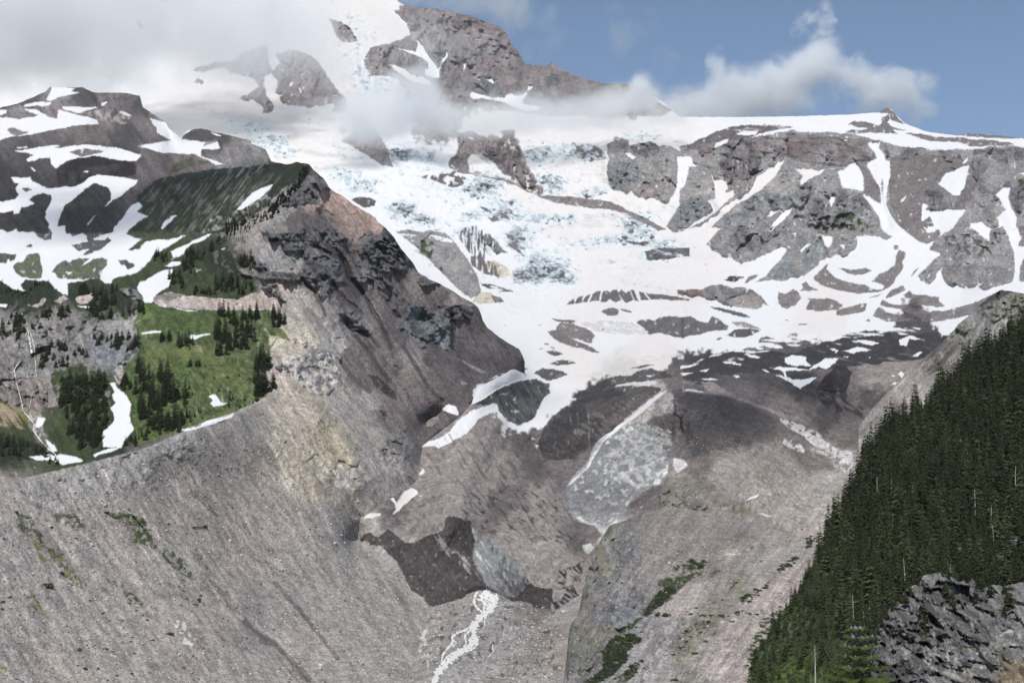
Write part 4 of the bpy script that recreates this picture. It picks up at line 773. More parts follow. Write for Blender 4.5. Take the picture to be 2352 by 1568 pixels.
cv1.run("""
00 SN w3 | 320,690 345,640 360,600 440,600 520,608 490,625 545,640 470,655 390,675 350,697
00 SN w3 | 180,715 240,705 355,702 340,725 290,735 230,730 160,735
00 SN w3 | -300,765 50,757 45,780 0,795 -300,800
00 SN w3 | -300,805 60,810 120,820 190,810 270,795 200,770 165,750 240,755 280,775 330,800 395,820 400,760 430,760 500,785 560,800 620,810 665,825 675,855 600,860 500,870 380,890 280,915 200,930 60,945 0,965 -300,1000
00 RB w3 | 50,895 70,882 110,885 150,900 190,905 195,918 140,930 110,940 75,925
00 SN w3 | 420,735 520,738 620,740 690,738 705,700 740,700 720,725 660,745 600,765 540,785 480,765 440,755
00 SN w2 | 805,763 850,770 910,795 880,802 830,780
00 PL w4 nf0 m.7 | 560,780 680,760 900,800 870,860 700,830
00 SN w3 | 1030,815 1100,835 1160,850 1200,800 1400,840 1260,935 1250,955 1330,970 1440,985 1500,975 1515,1020 1470,1035 1390,1025 1385,1075 1430,1095 1500,1115 1550,1133 1480,1135 1430,1105 1350,1065 1250,1060 1120,1055 1040,1030 950,1005 1050,990 1180,968 1130,940 1080,915 1080,880 1050,845
00 GR w3 | 1400,1010 1410,985 1500,960 1520,950 1480,980 1440,1000
00 SN w2 | 1450,912 1490,922 1532,940 1490,936
00 SN w4 | 95,1040 200,1025 300,1010 415,1002 380,1020 420,1020 500,1000 640,1000 780,1015 880,1040 975,1068 940,1110 880,1120 800,1100 720,1082 640,1075 560,1085 480,1105 420,1130 390,1165 350,1130 340,1090 280,1085 230,1110 190,1120 175,1105 210,1080 240,1075 180,1055
00 DM w3 | 480,1045 540,1030 620,1028 720,1040 690,1058 640,1065 560,1080 520,1070
00 BK w4 | 390,1170 480,1105 640,1078 800,1100 930,1120 935,1200 850,1225 760,1210 680,1207 600,1235 520,1290 410,1295 390,1220
00 DG w4 nc0 | 390,1170 800,1130 930,1150 850,1225 600,1235 520,1290 410,1295
00 SN w4 | 75,1225 130,1222 210,1220 230,1250 290,1280 330,1300 410,1295 440,1285 520,1290 570,1265 600,1235 680,1207 760,1210 850,1225 950,1240 940,1270 870,1320 800,1370 720,1420 660,1480 610,1552 600,1552 640,1500 700,1440 760,1380 770,1330 740,1290 690,1270 650,1262 600,1290 560,1330 500,1370 450,1420 420,1480 400,1540 390,1575 345,1575 330,1530 310,1500 330,1430 355,1380 350,1340 300,1330 230,1350 200,1380 240,1400 190,1420 150,1430 130,1470 100,1480 90,1450 40,1460 -100,1475 -100,1400 60,1380 110,1370 130,1340 110,1300 130,1270 100,1260
00 DG w3 | 150,1300 190,1295 220,1310 180,1325
00 SN w2 | 575,1182 600,1175 617,1182 600,1190
00 GM w5 nd-.15 m.8 | 1200,1130 1330,1080 1450,1130 1300,1150 1150,1210
00 GD w6 nl-.3 | 940,1350 1100,1230 1400,1170 1700,1150 1900,1130 2040,1130 2150,1150 2100,1220 1950,1300 1850,1420 1700,1500 1600,1600 880,1600 1010,1490 950,1440
00 GM w6 nl0 m.7 | 940,1350 1300,1300 1800,1200 1850,1420 1600,1600 1000,1600
00 MD w6 nl.25 m.8 | 1000,1300 1900,1150 1850,1400 1400,1600 1000,1600
00 GL w5 nf.1 m.8 | 1450,1500 1650,1450 1850,1330 1900,1340 1800,1440 1600,1567 1400,1600
00 SN w3 | 1630,1450 1680,1390 1720,1345 1790,1300 1877,1268 1860,1300 1800,1360 1720,1410 1660,1445
00 SN w3 | 1110,1575 1130,1530 1180,1490 1220,1478 1190,1510 1150,1550 1120,1575
00 SN w4 | 790,1575 860,1480 890,1430 950,1395 975,1420 945,1465 1020,1490 960,1520 900,1575
00 SN w2 | 205,1150 230,1160 250,1180 230,1178
00 SN w2 | 115,1015 185,1012 185,1020 120,1020
01 SN w5 | -300,30 20,12 60,32 110,5 125,28 330,42 338,-10 450,-10 460,40 780,32 790,-10 900,-10 870,40 930,70 980,80 920,120 880,155 960,150 1000,110 1050,85 1150,85 1290,50 1230,85 1150,140 1060,180 1040,220 980,280 950,315 860,330 780,350 770,385 720,380 680,345 600,360 520,375 460,385 465,470 400,440 360,400 330,365 180,360 140,395 175,440 90,430 0,365 -300,360
01 DG w4 | 120,-10 330,-10 360,40 350,80 310,90 270,70 230,30 180,15
01 DG w4 | 450,-10 790,-10 780,20 700,50 640,80 720,90 740,60 765,90 700,150 600,190 570,185 620,150 540,160 490,125 600,100 600,60 560,40 500,60 460,20
01 GM w4 | 85,265 120,240 160,235 195,182 270,178 280,240 298,290 285,345 240,352 150,340 110,310
01 GM w4 | 335,300 355,300 400,250 450,225 480,240 540,210 615,215 560,265 600,250 640,215 700,207 742,225 735,260 700,300 680,345 600,355 460,355 400,345 380,315
01 GO w5 nf.1 m.5 | 100,265 270,190 290,330 160,340
01 GO w5 nf.1 m.5 | 380,310 560,270 740,230 680,340 460,350
01 SN w3 | 455,305 500,308 470,327
01 GD w4 | 815,225 870,220 890,240 925,250 925,270 880,290 860,260 840,262
01 GD w4 | -50,175 70,180 110,190 100,225 70,235 60,215 40,245 -50,245
01 GD w3 | 180,130 210,110 230,125 200,138
01 GM w5 | 955,310 1040,220 1180,140 1180,225 1140,268 1200,280 1060,330 960,385 780,390 780,350 860,330
01 SN w3 | 1175,165 1220,140 1290,120 1330,90 1400,60 1460,35 1440,60 1390,95 1330,110 1280,150 1260,190 1180,225 1190,200
01 SN w3 | 1140,268 1180,240 1240,235 1250,250 1200,272
01 SN w4 | 945,415 960,385 1020,350 1060,330 1120,295 1200,285 1180,320 1170,400 1130,425 1080,460 1050,515 1000,515 980,490 975,460 945,430
01 SN w3 | 1340,280 1388,285 1360,304
01 SN w2 | 1510,150 1560,135 1540,152
01 GM w6 nf-.1 | 1180,400 1240,430 1320,380 1500,300 1750,350 1760,440 1700,470 1500,480 1330,470
01 GD w6 nf.1 m.8 | 1180,200 1700,0 1760,300 1500,470 1200,420
01 MD w6 nf.2 m.8 | 1450,180 1650,50 1740,160 1700,330 1500,300
01 GR w4 | 1640,290 1720,270 1780,220 1850,270 1860,360 1780,350 1660,320
01 PL w4 | 1060,480 1130,455 1180,440 1240,460 1300,470 1400,480 1520,490 1640,490 1750,450 1830,440 1900,470 1920,520 1870,572 1700,568 1500,572 1300,560 1150,550 1090,540 1060,510
01 PK w5 nf0 m.6 | 1200,500 1900,480 1860,560 1300,550
01 MD w5 nc.1 m.8 | 1060,480 1200,445 1250,470 1150,520 1070,510
01 PL w4 | 525,480 580,465 645,450 640,490 600,520 560,530 530,510
01 PL w4 | 190,530 230,495 300,480 320,500 310,525 250,552
01 PL w4 | 370,500 440,470 470,490 420,520
01 GR w5 nf-.2 | 820,430 880,415 940,430 985,490 960,510 880,480
01 SN w2 | 875,472 935,475 935,495 905,490
01 GN w4 | 930,640 960,560 990,515 1050,520 1100,555 1200,575 1350,582 1500,575 1620,570 1850,570 1870,600 1890,680 1950,700 2010,785 1900,750 1850,740 1860,860 1830,910 1830,980 1840,1160 1750,1210 1600,1275 1420,1335 1250,1395 1100,1440 950,1500 920,1390 905,1300 900,1200 870,1150 850,1060 845,950 920,900 960,850 950,740
01 GM w6 nf.05 m.75 | 930,640 1500,575 1850,570 1950,700 1850,860 1700,1200 1250,1390 900,1400 850,950
01 GO w6 nc.1 m.35 | 1000,800 1700,800 1700,1150 1250,1200 950,1000
01 GD w6 nf.1 m.7 | 930,900 1100,900 1300,1150 1250,1390 950,1450 900,1200
01 TN w4 nf0 | 1350,800 1400,830 1400,880 1360,840
01 MD w5 nf.1 | 1000,780 1080,790 1060,830 980,800
01 GM w5 | 560,1240 740,1290 780,1340 720,1400 690,1530 560,1560 400,1560 300,1400 280,1240 400,1230
01 GM w8 s5 nf-.3 | 350,1000 560,940 700,1020 740,1120 780,1300 700,1500 460,1567 420,1250 360,1120
01 GR w5 nf0 | 680,1120 760,1120 770,1230 700,1200
01 MV w5 nf-.2 | 780,980 840,930 850,1000 830,1080 800,1060
01 GM w4 | -100,1180 0,1180 80,1240 180,1340 230,1420 260,1500 300,1567 -100,1567
01 TN w5 nd-.1 | -100,1220 20,1210 110,1270 200,1400 120,1380 0,1370 -100,1370
01 GD w5 nf-.3 | -100,1400 100,1430 280,1500 320,1600 -100,1600
01 GD w6 nf0 | -50,430 300,440 400,520 230,620 40,560 -50,560
01 GM w5 nf0 | 130,560 480,560 620,640 900,640 930,560 800,520 500,540 200,550
01 RB w5 nf-.3 m.8 | 60,1060 300,1040 340,1120 320,1260 200,1290 100,1200 50,1120
01 OR w5 nf.2 m.6 | 120,1060 300,1040 320,1120 200,1100
01 WH w5 nf.1 m.6 | 180,1280 260,1340 300,1500 380,1567 300,1567 230,1400
01 BK w5 nk.4 m.6 | 560,800 800,820 880,900 760,960 650,980 620,880
01 GB w5 nc0 m.7 | 600,780 880,820 880,900 640,980
01 DG w6 nk.45 m.7 | 0,600 900,600 900,900 300,1000 0,1000
01 SN w2 | 1125,535 1145,530 1135,555
01 SN w2 | 1195,550 1280,567 1365,572 1300,577 1220,563
01 SN w2 | 968,728 1040,712 1115,710 1110,722 1040,728 980,740
01 SN w2 | 1297,735 1360,742 1430,730 1457,738 1400,747 1340,770 1300,765
01 SN w3 | 755,1075 795,1063 800,1090 830,1120 870,1155 895,1190 905,1220 890,1290 900,1340 925,1390 880,1440 850,1480 830,1520 800,1510 710,1510 705,1450 710,1400 760,1360 790,1330 780,1280 760,1240 795,1210 770,1150 790,1130 770,1095
01 SN w3 | 1440,1160 1480,1145 1500,1165 1520,1200 1567,1212 1510,1228 1470,1232 1455,1210 1470,1190
01 SN w2 | 1240,1408 1250,1390 1330,1375 1380,1365 1420,1330 1480,1315 1560,1300 1610,1275 1600,1310 1530,1330 1450,1355 1390,1375 1320,1395
01 SN w3 | 245,1370 260,1305 300,1305 315,1320 290,1365 260,1385
01 SN w3 | 310,1455 340,1470 375,1500 395,1540 360,1545 330,1500
01 SN w3 | 640,1565 720,1530 780,1512 830,1515 760,1545 690,1560 660,1580
01 SN w2 | 200,1577 340,1560 420,1600 250,1600
02 SN w3 | 340,20 420,-10 560,20 580,40 430,65
01 SN w2 | 530,540 620,545 610,560 560,550
01 SN w2 | -50,525 50,525 45,545 -50,545
""")
cv1.run("""
C RD w5 nc-.5 | 540,250 700,190 820,300 745,330 750,400 740,430 560,430 450,440 430,400 520,330
C MB w6 nc.1 m.7 | 450,450 760,430 900,540 900,600 800,700 500,600
C PK w4 | 750,340 830,320 1000,410 1110,470 1180,520 1190,570 1130,640 1000,740 1080,570 900,545 780,460 745,400
C OR w4 nh.15 m.8 | 920,510 1000,480 1110,470 1185,540 1190,590 1080,570 920,535
C RD w5 nv-.4 | 290,650 450,650 620,640 880,610 960,700 880,720 700,720 440,700 340,720 300,720
C DG w3 | 340,700 420,690 425,712 335,720
C GL w5 | 300,740 430,720 450,790 620,790 600,930 380,930 260,860
C RD w5 nc-.2 | 440,720 640,750 640,790 540,800 450,790
C RD w5 nc-.4 | 620,900 830,780 900,900 850,1020 640,1030 350,1010 350,950 600,970
C RD w5 nv.0 m.8 | 350,950 650,960 860,940 850,1035 640,1035 370,1015
C RD w4 nc-.8 | 1130,760 1190,700 1250,600 1320,640 1470,850 1460,880 1320,940 1250,920 1100,800
C BK w5 nk.2 m.7 | 1130,760 1260,680 1470,850 1460,880 1320,940 1200,880
C RD w5 nc-.3 m.9 | 1050,960 1200,900 1220,970 1290,1060 1080,1040
C RD w6 nc-.1 m.8 | 1180,1050 1300,1060 1480,1220 1500,1400 1600,1500 1450,1450 1300,1250
C RD w6 nc0 m.9 | 1480,1000 1680,980 1680,1050 1500,1080
C GB w4 | 1680,1340 1790,1310 1790,1567 1700,1560 1660,1450
C GB w5 nc-.2 m.7 | 1500,1300 1680,1320 1680,1500 1560,1440
C RD w6 nc0 m.8 | 1600,1200 1980,1220 2000,1330 1800,1340
C BK w3 | 940,1345 1000,1410 1110,1420 1100,1435 1010,1430 960,1400
C BK w4 nf-.4 | 1310,1250 1360,1270 1390,1320 1320,1300
C DK w5 nd-.1 | 1000,1430 1200,1567 1100,1567 1010,1460
C MD w5 nc-.2 | 1790,1470 1950,1490 2200,1567 1800,1567
C RD w5 | 250,880 320,880 350,960 320,1020 260,1000 240,930
C RD w5 nf-.2 | 280,1080 400,1050 430,1140 480,1180 440,1180 360,1120
C GR w6 nf.1 | 480,1480 600,1440 700,1567 520,1567
12 YB w8 s12 nf.05 m.5 | -250,-240 100,-150 180,150 100,350 -50,150 -300,-100
01 BE w6 | 1850,870 1960,780 2080,810 2090,850 1900,960 1840,930
01 GR w6 nk-.1 | 1900,960 2080,880 2200,820 2352,900 2352,1080 2270,1150 2150,1160 2000,1000
01 WH w6 nf.1 m.6 | 1900,900 2300,850 2352,1080 2200,1150 2000,1040
01 DG w5 nk.5 m.7 | 1900,960 2080,880 2352,900 2352,1100 2200,1160
11 DG w4 nf-.3 | 180,1010 260,1030 370,1130 385,1190 300,1150 220,1080
11 DG w4 nf-.2 | 510,1280 600,1280 640,1340 640,1370 560,1350 520,1310
11 DG w4 nf-.2 | 255,1250 320,1270 310,1350 280,1290
11 DG w5 nf-.1 | 620,1370 740,1400 700,1440 640,1420
11 DM w5 nf-.2 | 550,900 680,870 760,900 790,940 660,930 560,930
11 DM w6 s4 m.7 | 700,800 880,860 1150,930 1170,970 1130,1000 1040,1050 870,1000 760,880
11 VG w4 | 800,903 850,918 1000,998 960,1005
11 SN w3 nf-.1 | 1020,1040 1080,1015 1130,1005 1090,1035
11 SN w4 nf-.3 | 690,1250 750,1215 790,1230 810,1290 770,1285 720,1270
11 VG w4 | 800,1045 870,1075 840,1085
11 SN w4 | 550,1510 600,1475 700,1430 740,1410 800,1330 900,1260 1000,1230 1070,1215 1080,1265 1000,1290 940,1320 930,1345 900,1375 870,1410 780,1460 720,1500 670,1520 640,1500
11 SN w4 | 905,1215 910,1120 940,1080 1000,1075 1100,1040 1200,1020 1330,1035 1280,1046 1180,1070 1080,1110 1030,1150 960,1192
11 DG w4 | 870,1200 900,1190 930,1215 890,1240
02 YB w9 nd0 m.6 | 1600,0 2352,0 2352,350 2150,330
02 OR w8 nd.2 m.6 | 2050,20 2300,80 2300,300 2150,250
02 WH w6 nf.1 m.7 | 2100,20 2400,60 2400,260 2200,130
02 MB w7 nd.35 m.7 | -200,200 2352,400 2352,1567 -200,1567
02 PL w7 nd.38 m.5 | -200,100 2100,100 1500,900 0,900
02 WH w5 s3 nf0 | 1185,1135 1275,1145 1290,1210 1360,1270 1320,1320 1260,1300 1230,1210
02 GM w5 s3 nf-.02 m.85 | 90,400 200,410 300,560 350,640 440,680 480,780 560,870 560,920 440,830 330,660 200,560 120,500
02 GO w5 s3 nf-.02 m.85 | 330,650 440,680 590,900 560,920 440,810
02 GO w5 s3 nf-.02 m.85 | 200,540 270,590 360,790 300,770
02 GM w5 s3 nf-.02 m.85 | 725,395 800,400 880,400 1000,440 1030,530 1090,640 990,620 900,600 950,540 860,480 780,430
02 GN w5 s3 nf-.02 m.85 | 870,420 1000,450 1060,620 950,600
02 GO w5 s3 nf-.02 m.85 | 910,580 990,610 960,660 920,620
02 GM w5 s3 nf-.02 m.85 | 1110,650 1180,655 1260,720 1320,800 1340,860 1260,820 1180,760 1120,700
02 GM w5 s3 nf-.02 m.85 | 835,930 920,950 1000,1050 960,1040 880,990
02 GM w5 s3 nf-.02 m.85 | 720,840 860,900 820,920 740,870
02 GO w5 s3 nf-.02 m.85 | 155,970 240,965 310,1080 370,1160 260,1080
02 GD w5 s3 nf-.02 m.85 | 270,880 380,900 390,930 290,910
02 GM w5 s3 nf-.02 m.85 | 1330,1045 1380,960 1390,1010 1350,1045
02 GM w5 s3 nf-.02 m.85 | 1310,490 1440,490 1430,510 1330,510
02 GM w5 s3 nf-.02 m.85 | 340,400 550,410 600,500 520,520 360,440
02 GO w5 s3 nf-.02 m.85 | 0,1430 100,1500 60,1510 0,1470
02 OR w4 nf-.2 m.7 | 1570,980 1640,1060 1630,1100 1560,1020
02 DK w5 nd-.1 m.6 | 1760,560 1880,620 1920,710 1860,690
02 DK w4 nd-.2 m.6 | 1260,170 1400,290 1510,420 1480,420 1330,280
02 DK w5 nd0 m.6 | 1400,800 1560,950 1660,1100 1600,1080 1400,890
02 DK w5 nd-.1 m.6 | 1620,1180 1750,1390 1700,1340
02 DK w5 nd.1 m.7 | 1660,1140 1900,1300 2150,1567 2050,1567 1800,1300
02 MV w5 nf0 m.5 | 1980,650 2300,600 2352,1000 2200,1000
""")
G1 = (("C 700,750 900,850 980,1000 1100,1150 1210,1350 1310,1550", -.006, 5, 'DG'), ("C 800,740 930,860 1000,1020 1080,1120", -.006, 7, 'DG'), ("C 840,1040 900,1130 1000,1210 1080,1280", -.003, 4, 'DK'),
      ("C 640,1050 740,1160 790,1300", -.003, 4, 'DM'), ("C 940,1340 1020,1420 1110,1450 1180,1567", -.012, 10, None), ("C 560,1260 700,1400 790,1500 830,1567", .005, 16, None),
      ("C 770,1300 900,1450 1040,1567", .006, 14, None), ("C 1500,1300 1620,1480 1680,1567", -.007, 14, None), ("C 400,1060 700,1300 900,1500", -.003, 16, None),
      ("11 30,660 140,720 280,860 340,940 400,1010", -.006, 8, None), ("11 100,750 200,860 290,1000 330,1060", -.003, 5, 'DG'), ("11 430,820 520,960 600,1100 700,1200", -.003, 5, 'DG'),
      ("11 0,930 100,1040 200,1130", -.002, 5, 'DM'), ("11 550,620 600,750 660,800", -.008, 14, None), ("11 760,600 770,700 765,830", -.008, 5, 'BK'),
      ("C 690,110 720,200 745,330 740,440", .010, 12, None), ("C 1250,600 1380,740 1470,850", .010, 16, None), ("C 620,900 850,980 960,700", .006, 12, None),
      ("02 1690,1150 1900,1300 2130,1540", -.004, 7, 'DM'), ("02 1400,890 1600,1080 1700,1200", -.002, 6, None), ("02 440,840 620,1080 900,1400", -.002, 9, None),
      ("02 270,450 420,640 640,920 800,1090", -.002, 8, None), ("02 650,560 800,760 1060,1110", -.002, 6, None), ("02 1000,480 1120,640 1320,860", -.002, 7, None), ("02 1900,880 2200,1230 2330,1400", -.002, 6, 'DM'),
      ("02 0,1200 300,1400 500,1567", -.002, 10, None), ("01 1900,1000 2060,1140 2230,1290", .004, 20, None), ("01 90,560 70,700 60,900", -.003, 12, None))
for s_, a_, w_, c_ in G1:
    t_, q_ = s_.split(' ', 1); cv1.line(tp(t_, q_), a_, w_, c_)
# stones lying on the scree: small steps in colour
top1 = crest_line(L1TOP, 2.6, 71, 20)
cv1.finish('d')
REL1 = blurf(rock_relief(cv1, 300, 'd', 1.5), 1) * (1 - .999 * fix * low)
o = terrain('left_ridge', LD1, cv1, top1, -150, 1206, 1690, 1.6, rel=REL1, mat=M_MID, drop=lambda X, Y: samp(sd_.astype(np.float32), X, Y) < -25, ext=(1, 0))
o.name = 'ridge_slope'; structure(o)
GROUND = {'ridge': LD1 + REL1, 'mountain': LD0 + REL0}
del cv1
print('left ridge built')
# ================================================================ right bank, far moraine ridge, forest hill, near outcrop
LDr = tps("""1980,960,1880 2000,960,1850 2100,850,1850 2200,740,1800 2290,668,1750 2352,672,1700 2352,900,1450 2200,900,1550 2050,1000,1650 2500,700,1550 2500,1000,1300 2100,1100,1500 2000,1100,1600 1900,1100,1750""")
cvr = Canvas("""2300,700,GG 2250,700,GR 2200,760,GG 2230,720,GL 2150,800,MD 2180,840,MB 2120,860,MV 2080,900,PL 2030,960,VG 2100,900,PL 2060,930,MB 2000,990,VG 2352,720,GG 2300,760,GL""")
cvr.run("""21 DK w5 nc-.3 | 1900,640 1900,600 1980,520 2080,470 2170,450 2200,430 2290,430 2200,480 2080,530 1980,580 1920,640
21 GM w5 nf.1 | 2150,480 2352,450 2352,600 2200,560
21 GL w5 nf0 | 1950,700 2230,620 2230,700 1950,780
21 DM w5 | 1720,930 1850,820 1870,850 1790,960 1700,1010 1660,1010
21 BE w5 nf0 m.7 | 1500,1050 1750,870 1850,830 1700,1000 1560,1110""")
cvr.finish('l')
topr = crest_line("1970,985 1990,955 2010,930 2060,880 2100,845 2130,815 2160,790 2190,760 2200,745 2225,725 2250,700 2275,680 2295,667 2320,668 2352,674 2520,660", 2.0, 81, 18)
o = terrain('far_moraine', LDr, cvr, topr, 1972, 2500, 1200, 1.8, rel=rock_relief(cvr, 400, 'l', 1.6), mat=M_MID, ext=(0, 1))
o.name = 'moraine'; structure(o); del cvr

LDf = tps("""1295,1568,810 1310,1400,990 1360,1245,1190 1440,1190,1300 1540,1155,1400 1650,1180,1420 1750,1205,1400 1880,1240,1310 1500,1300,1150 1400,1300,1130 1400,1450,950 1500,1450,960
1650,1300,1180 1650,1450,960 1800,1320,1130 1600,1568,830 1720,1568,820 1400,1568,830 1500,1700,740 1800,1450,1000 2000,1400,1150 2100,1568,1050 2500,1700,950 2500,1300,1350 1350,1500,870 1345,1400,1000""")
cvf = Canvas("""1340,1300,GB 1350,1250,GG 1400,1220,GG 1450,1200,GG 1330,1350,GG 1310,1450,GR 1320,1520,GB 1380,1300,GG 1420,1260,GB 1370,1380,GR 1420,1400,GB 1450,1380,GR 1350,1440,GG 1380,1480,GG 1350,1540,GR
1500,1230,MB 1550,1250,MB 1600,1220,MB 1650,1230,MB 1700,1230,MB 1600,1300,MB 1500,1300,MB 1700,1270,MV 1800,1250,MV 1850,1260,VG 1650,1330,MB 1600,1370,MV 1700,1330,GG 1750,1310,VG 1650,1400,MB 1560,1400,SC 1580,1370,SC 1530,1430,GL
1500,1500,GL 1520,1550,VG 1580,1480,GG 1620,1440,GG 1600,1500,MV 1640,1480,SC 1680,1440,SC 1720,1400,SC 1760,1360,SC 1820,1310,SC 1700,1500,SC 1650,1540,SC 1600,1568,GG 1720,1550,SC 1400,1568,GL 1450,1540,GL""")
cvf.run("""
F GR w6 s5 nk-.1 m.7 | 440,380 700,330 780,420 640,560 560,780 660,860 680,1060 480,1160 420,1400 200,1567 80,1567 140,1150 230,900 280,620
F GO w6 s4 nf.12 m.4 | 430,350 900,180 950,420 700,350 520,340
F GO w6 s4 nf.12 m.4 | 100,1100 400,900 600,1100 450,1400 150,1567
F GO w6 s4 nf.12 m.4 | 250,560 500,330 560,700 420,850
F RD w5 nv0 m.7 | 250,650 330,600 300,800 270,980 180,1050 120,1400 90,1567 60,1567 140,1100 230,900
F GB w5 nv-.1 | 300,1040 640,990 640,1100 500,1100 400,1130 300,1110
F GB w5 nv0 | 440,760 500,780 480,880 400,860
F RD w5 nf.1 m.7 | 640,880 700,900 700,1010 400,1040 420,1000
F GM w5 s3 nf-.2 m.9 | 1000,690 1060,630 1150,640 1220,670 1110,710 1000,740
F GM w5 s3 nf-.2 m.9 | 920,690 980,690 960,730 930,720
F GM w5 s3 nf-.2 m.9 | 1190,770 1240,720 1290,720 1220,760
F GM w5 s3 nf-.2 m.9 | 800,790 1000,760 1150,720 1050,790 960,880 880,870
F GD w5 s3 nf-.4 m.9 | 700,1050 760,950 830,870 900,830 970,850 960,890 890,930 840,980 760,1050 720,1080
F GM w5 s3 nf-.2 m.9 | 880,930 990,900 940,930 860,970
F GM w5 s3 nf-.2 m.9 | 530,1190 560,1140 620,1130 600,1160 640,1090 700,1060 680,1090 620,1150 540,1200
F GD w5 s3 nf-.4 m.9 | 440,1250 640,1200 700,1240 640,1280 580,1330 580,1400 520,1460 440,1520 340,1567 250,1567 400,1460 400,1340
F GM w5 s3 nf-.2 m.9 | 600,1460 690,1400 650,1500 560,1567 400,1567 500,1530
F GM w5 s3 nf-.2 m.9 | 830,1060 900,1040 880,1080 830,1100
F SC w4 | 760,1040 860,970 960,920 1100,830 1260,760 1290,750 1250,830 1130,910 1050,1010 960,1060 850,1090
F GR w5 nf-.1 | 780,1140 1000,1050 1030,1100 850,1300 700,1440 600,1567 700,1567 760,1360
F WH w5 nf.1 m.7 | 850,1150 1000,1060 900,1230 700,1440 620,1567 760,1567 900,1350
F BK w4 nf.3 m.7 | 850,1150 1000,1060 900,1230 700,1440 620,1567 760,1567 900,1350
F GO w6 s4 nf.12 m.4 | 950,1500 1250,1150 1500,850 1450,780 1100,1000 1000,1200 900,1400
F GO w6 s4 nf.12 m.4 | 1300,780 1500,740 1300,860 1100,1050
F YS w4 | 1250,610 1400,580 1470,575 1460,590 1300,620
F GL w7 nf0 m.6 | 1300,600 1900,500 1800,640 1400,740
F WH w5 nf.35 m.8 | 600,300 1300,250 1900,500 1300,620 900,640
F BK w5 nf.4 m.7 | 600,300 1300,250 1900,500 1300,620 900,640
F MD w6 nf.2 m.6 | 600,300 1300,250 1900,500 1300,620 900,640
F PL w7 nl.1 m.5 | 1000,1567 1600,1000 1800,700 1900,640 1500,1567
""")
cvf.finish('l')
topf = crest_line("1288,1700 1294,1568 1299,1530 1303,1500 1306,1450 1312,1432 1322,1418 1333,1392 1339,1350 1346,1322 1357,1288 1366,1262 1384,1232 1400,1206 1450,1190 1480,1178 1540,1160 1650,1180 1750,1205 1850,1238 1900,1245 2520,1260", 2.0, 91, 14)
def foot_merge(LD, M, y0=1150, y1=1240, x0=1500):
    w = sstep(y0, y1, GY) ; w = np.where(GX > x0, w, 1 - (1 - w) * sstep(x0 - 120, x0, GX))
    return np.where(w < 1, M * (1 - w) + LD * w, LD)
RELf = blurf(rock_relief(cvf, 500, 'l', 1.5), 1) * sstep(1150, 1200, GY)
LDf = foot_merge(LDf, M0 - .0004)
o = terrain('bank', LDf, cvf, topf, 1289, 2100, 1690, 1.8, rel=RELf, mat=M_MID, bstep=4)
o.name = 'bank'; structure(o)
GROUND['bank'] = LDf + RELf; del cvf

LDg = tps("""1722,1568,760 1700,1700,700 1810,1400,900 1870,1290,1000 1965,1120,1120 2040,990,1200 2190,880,1250 2352,760,1250 2500,700,1200 1900,1568,700 1900,1400,830 2050,1250,950 2200,1100,1020
2352,1000,1050 2352,1250,850 2200,1350,780 2050,1450,730 2000,1568,640 2352,1568,600 2200,1700,560 2500,1400,700 2500,1000,950 1780,1500,830""")
cvg = Canvas("""1750,1500,GM 1800,1450,GD 1850,1350,GD 1900,1250,GD 2000,1100,GD 2200,900,GD 2352,800,GD 2100,1300,GD 2200,1200,GD 2352,1100,GD 2000,1400,GD 1900,1500,GM 1850,1550,GN 1950,1550,GM 2200,1300,GD 2352,1300,GD""")
cvg.run("""N GG w6 nf.1 m.7 | 220,700 600,400 700,520 560,700 300,900 200,850
N GN w6 nf-.1 m.7 | 400,960 540,860 680,800 700,1044 380,1044
22 GR w5 nf0 m.7 | 1880,640 2000,640 1960,740 1880,720
22 GR w5 nf0 m.7 | 2140,680 2230,660 2230,780 2160,760
22 GB w5 | 2200,540 2320,560 2300,620 2220,640""")
cvg.finish('g')
topg = crest_line("1700,1700 1722,1568 1735,1510 1745,1480 1780,1440 1812,1392 1840,1345 1870,1292 1895,1245 1920,1200 1945,1155 1965,1120 1985,1060 2040,990 2100,950 2150,920 2190,880 2240,830 2300,790 2352,760 2520,690", 3.0, 95, 20)
RELg = blurf(rock_relief(cvg, 600, 'l', 1.4) + .010 * fbm(150, 3, 621), 1)
o = terrain('hill', LDg, cvg, topg, 1700, 2500, 1690, 2.2, rel=RELg, mat=M_MID, ext=(0, 1))
o.name = 'hill'; structure(o); GROUND['hill'] = LDg + RELg; TOPG = topg; del cvg

LDh = tps("""1990,1568,430 2010,1500,440 2040,1410,460 2100,1350,480 2130,1310,490 2200,1330,500 2352,1330,520 2500,1300,520 2100,1450,445 2200,1450,450 2352,1450,440 2100,1568,400 2250,1568,390 2352,1568,370 2300,1520,400
2200,1700,330 2500,1568,380 2500,1700,320 2000,1700,370 2060,1470,440""")
cvh = Canvas("""2020,1450,RD 2060,1400,GR 2080,1440,RD 2040,1480,GB 2100,1350,MD 2130,1340,GR 2200,1380,GB 2170,1400,GR 2250,1400,GB 2300,1370,GL 2352,1370,GL 2300,1430,GR 2352,1430,GL 2150,1450,RD 2200,1450,RD 2250,1450,GR 2060,1520,RD
2100,1500,GR 2150,1520,RD 2200,1530,GR 2250,1520,GL 2300,1500,GG 2340,1480,GL 2150,1560,GL 2250,1550,VG 2100,1560,GR 2050,1560,RD 2320,1550,TN""")
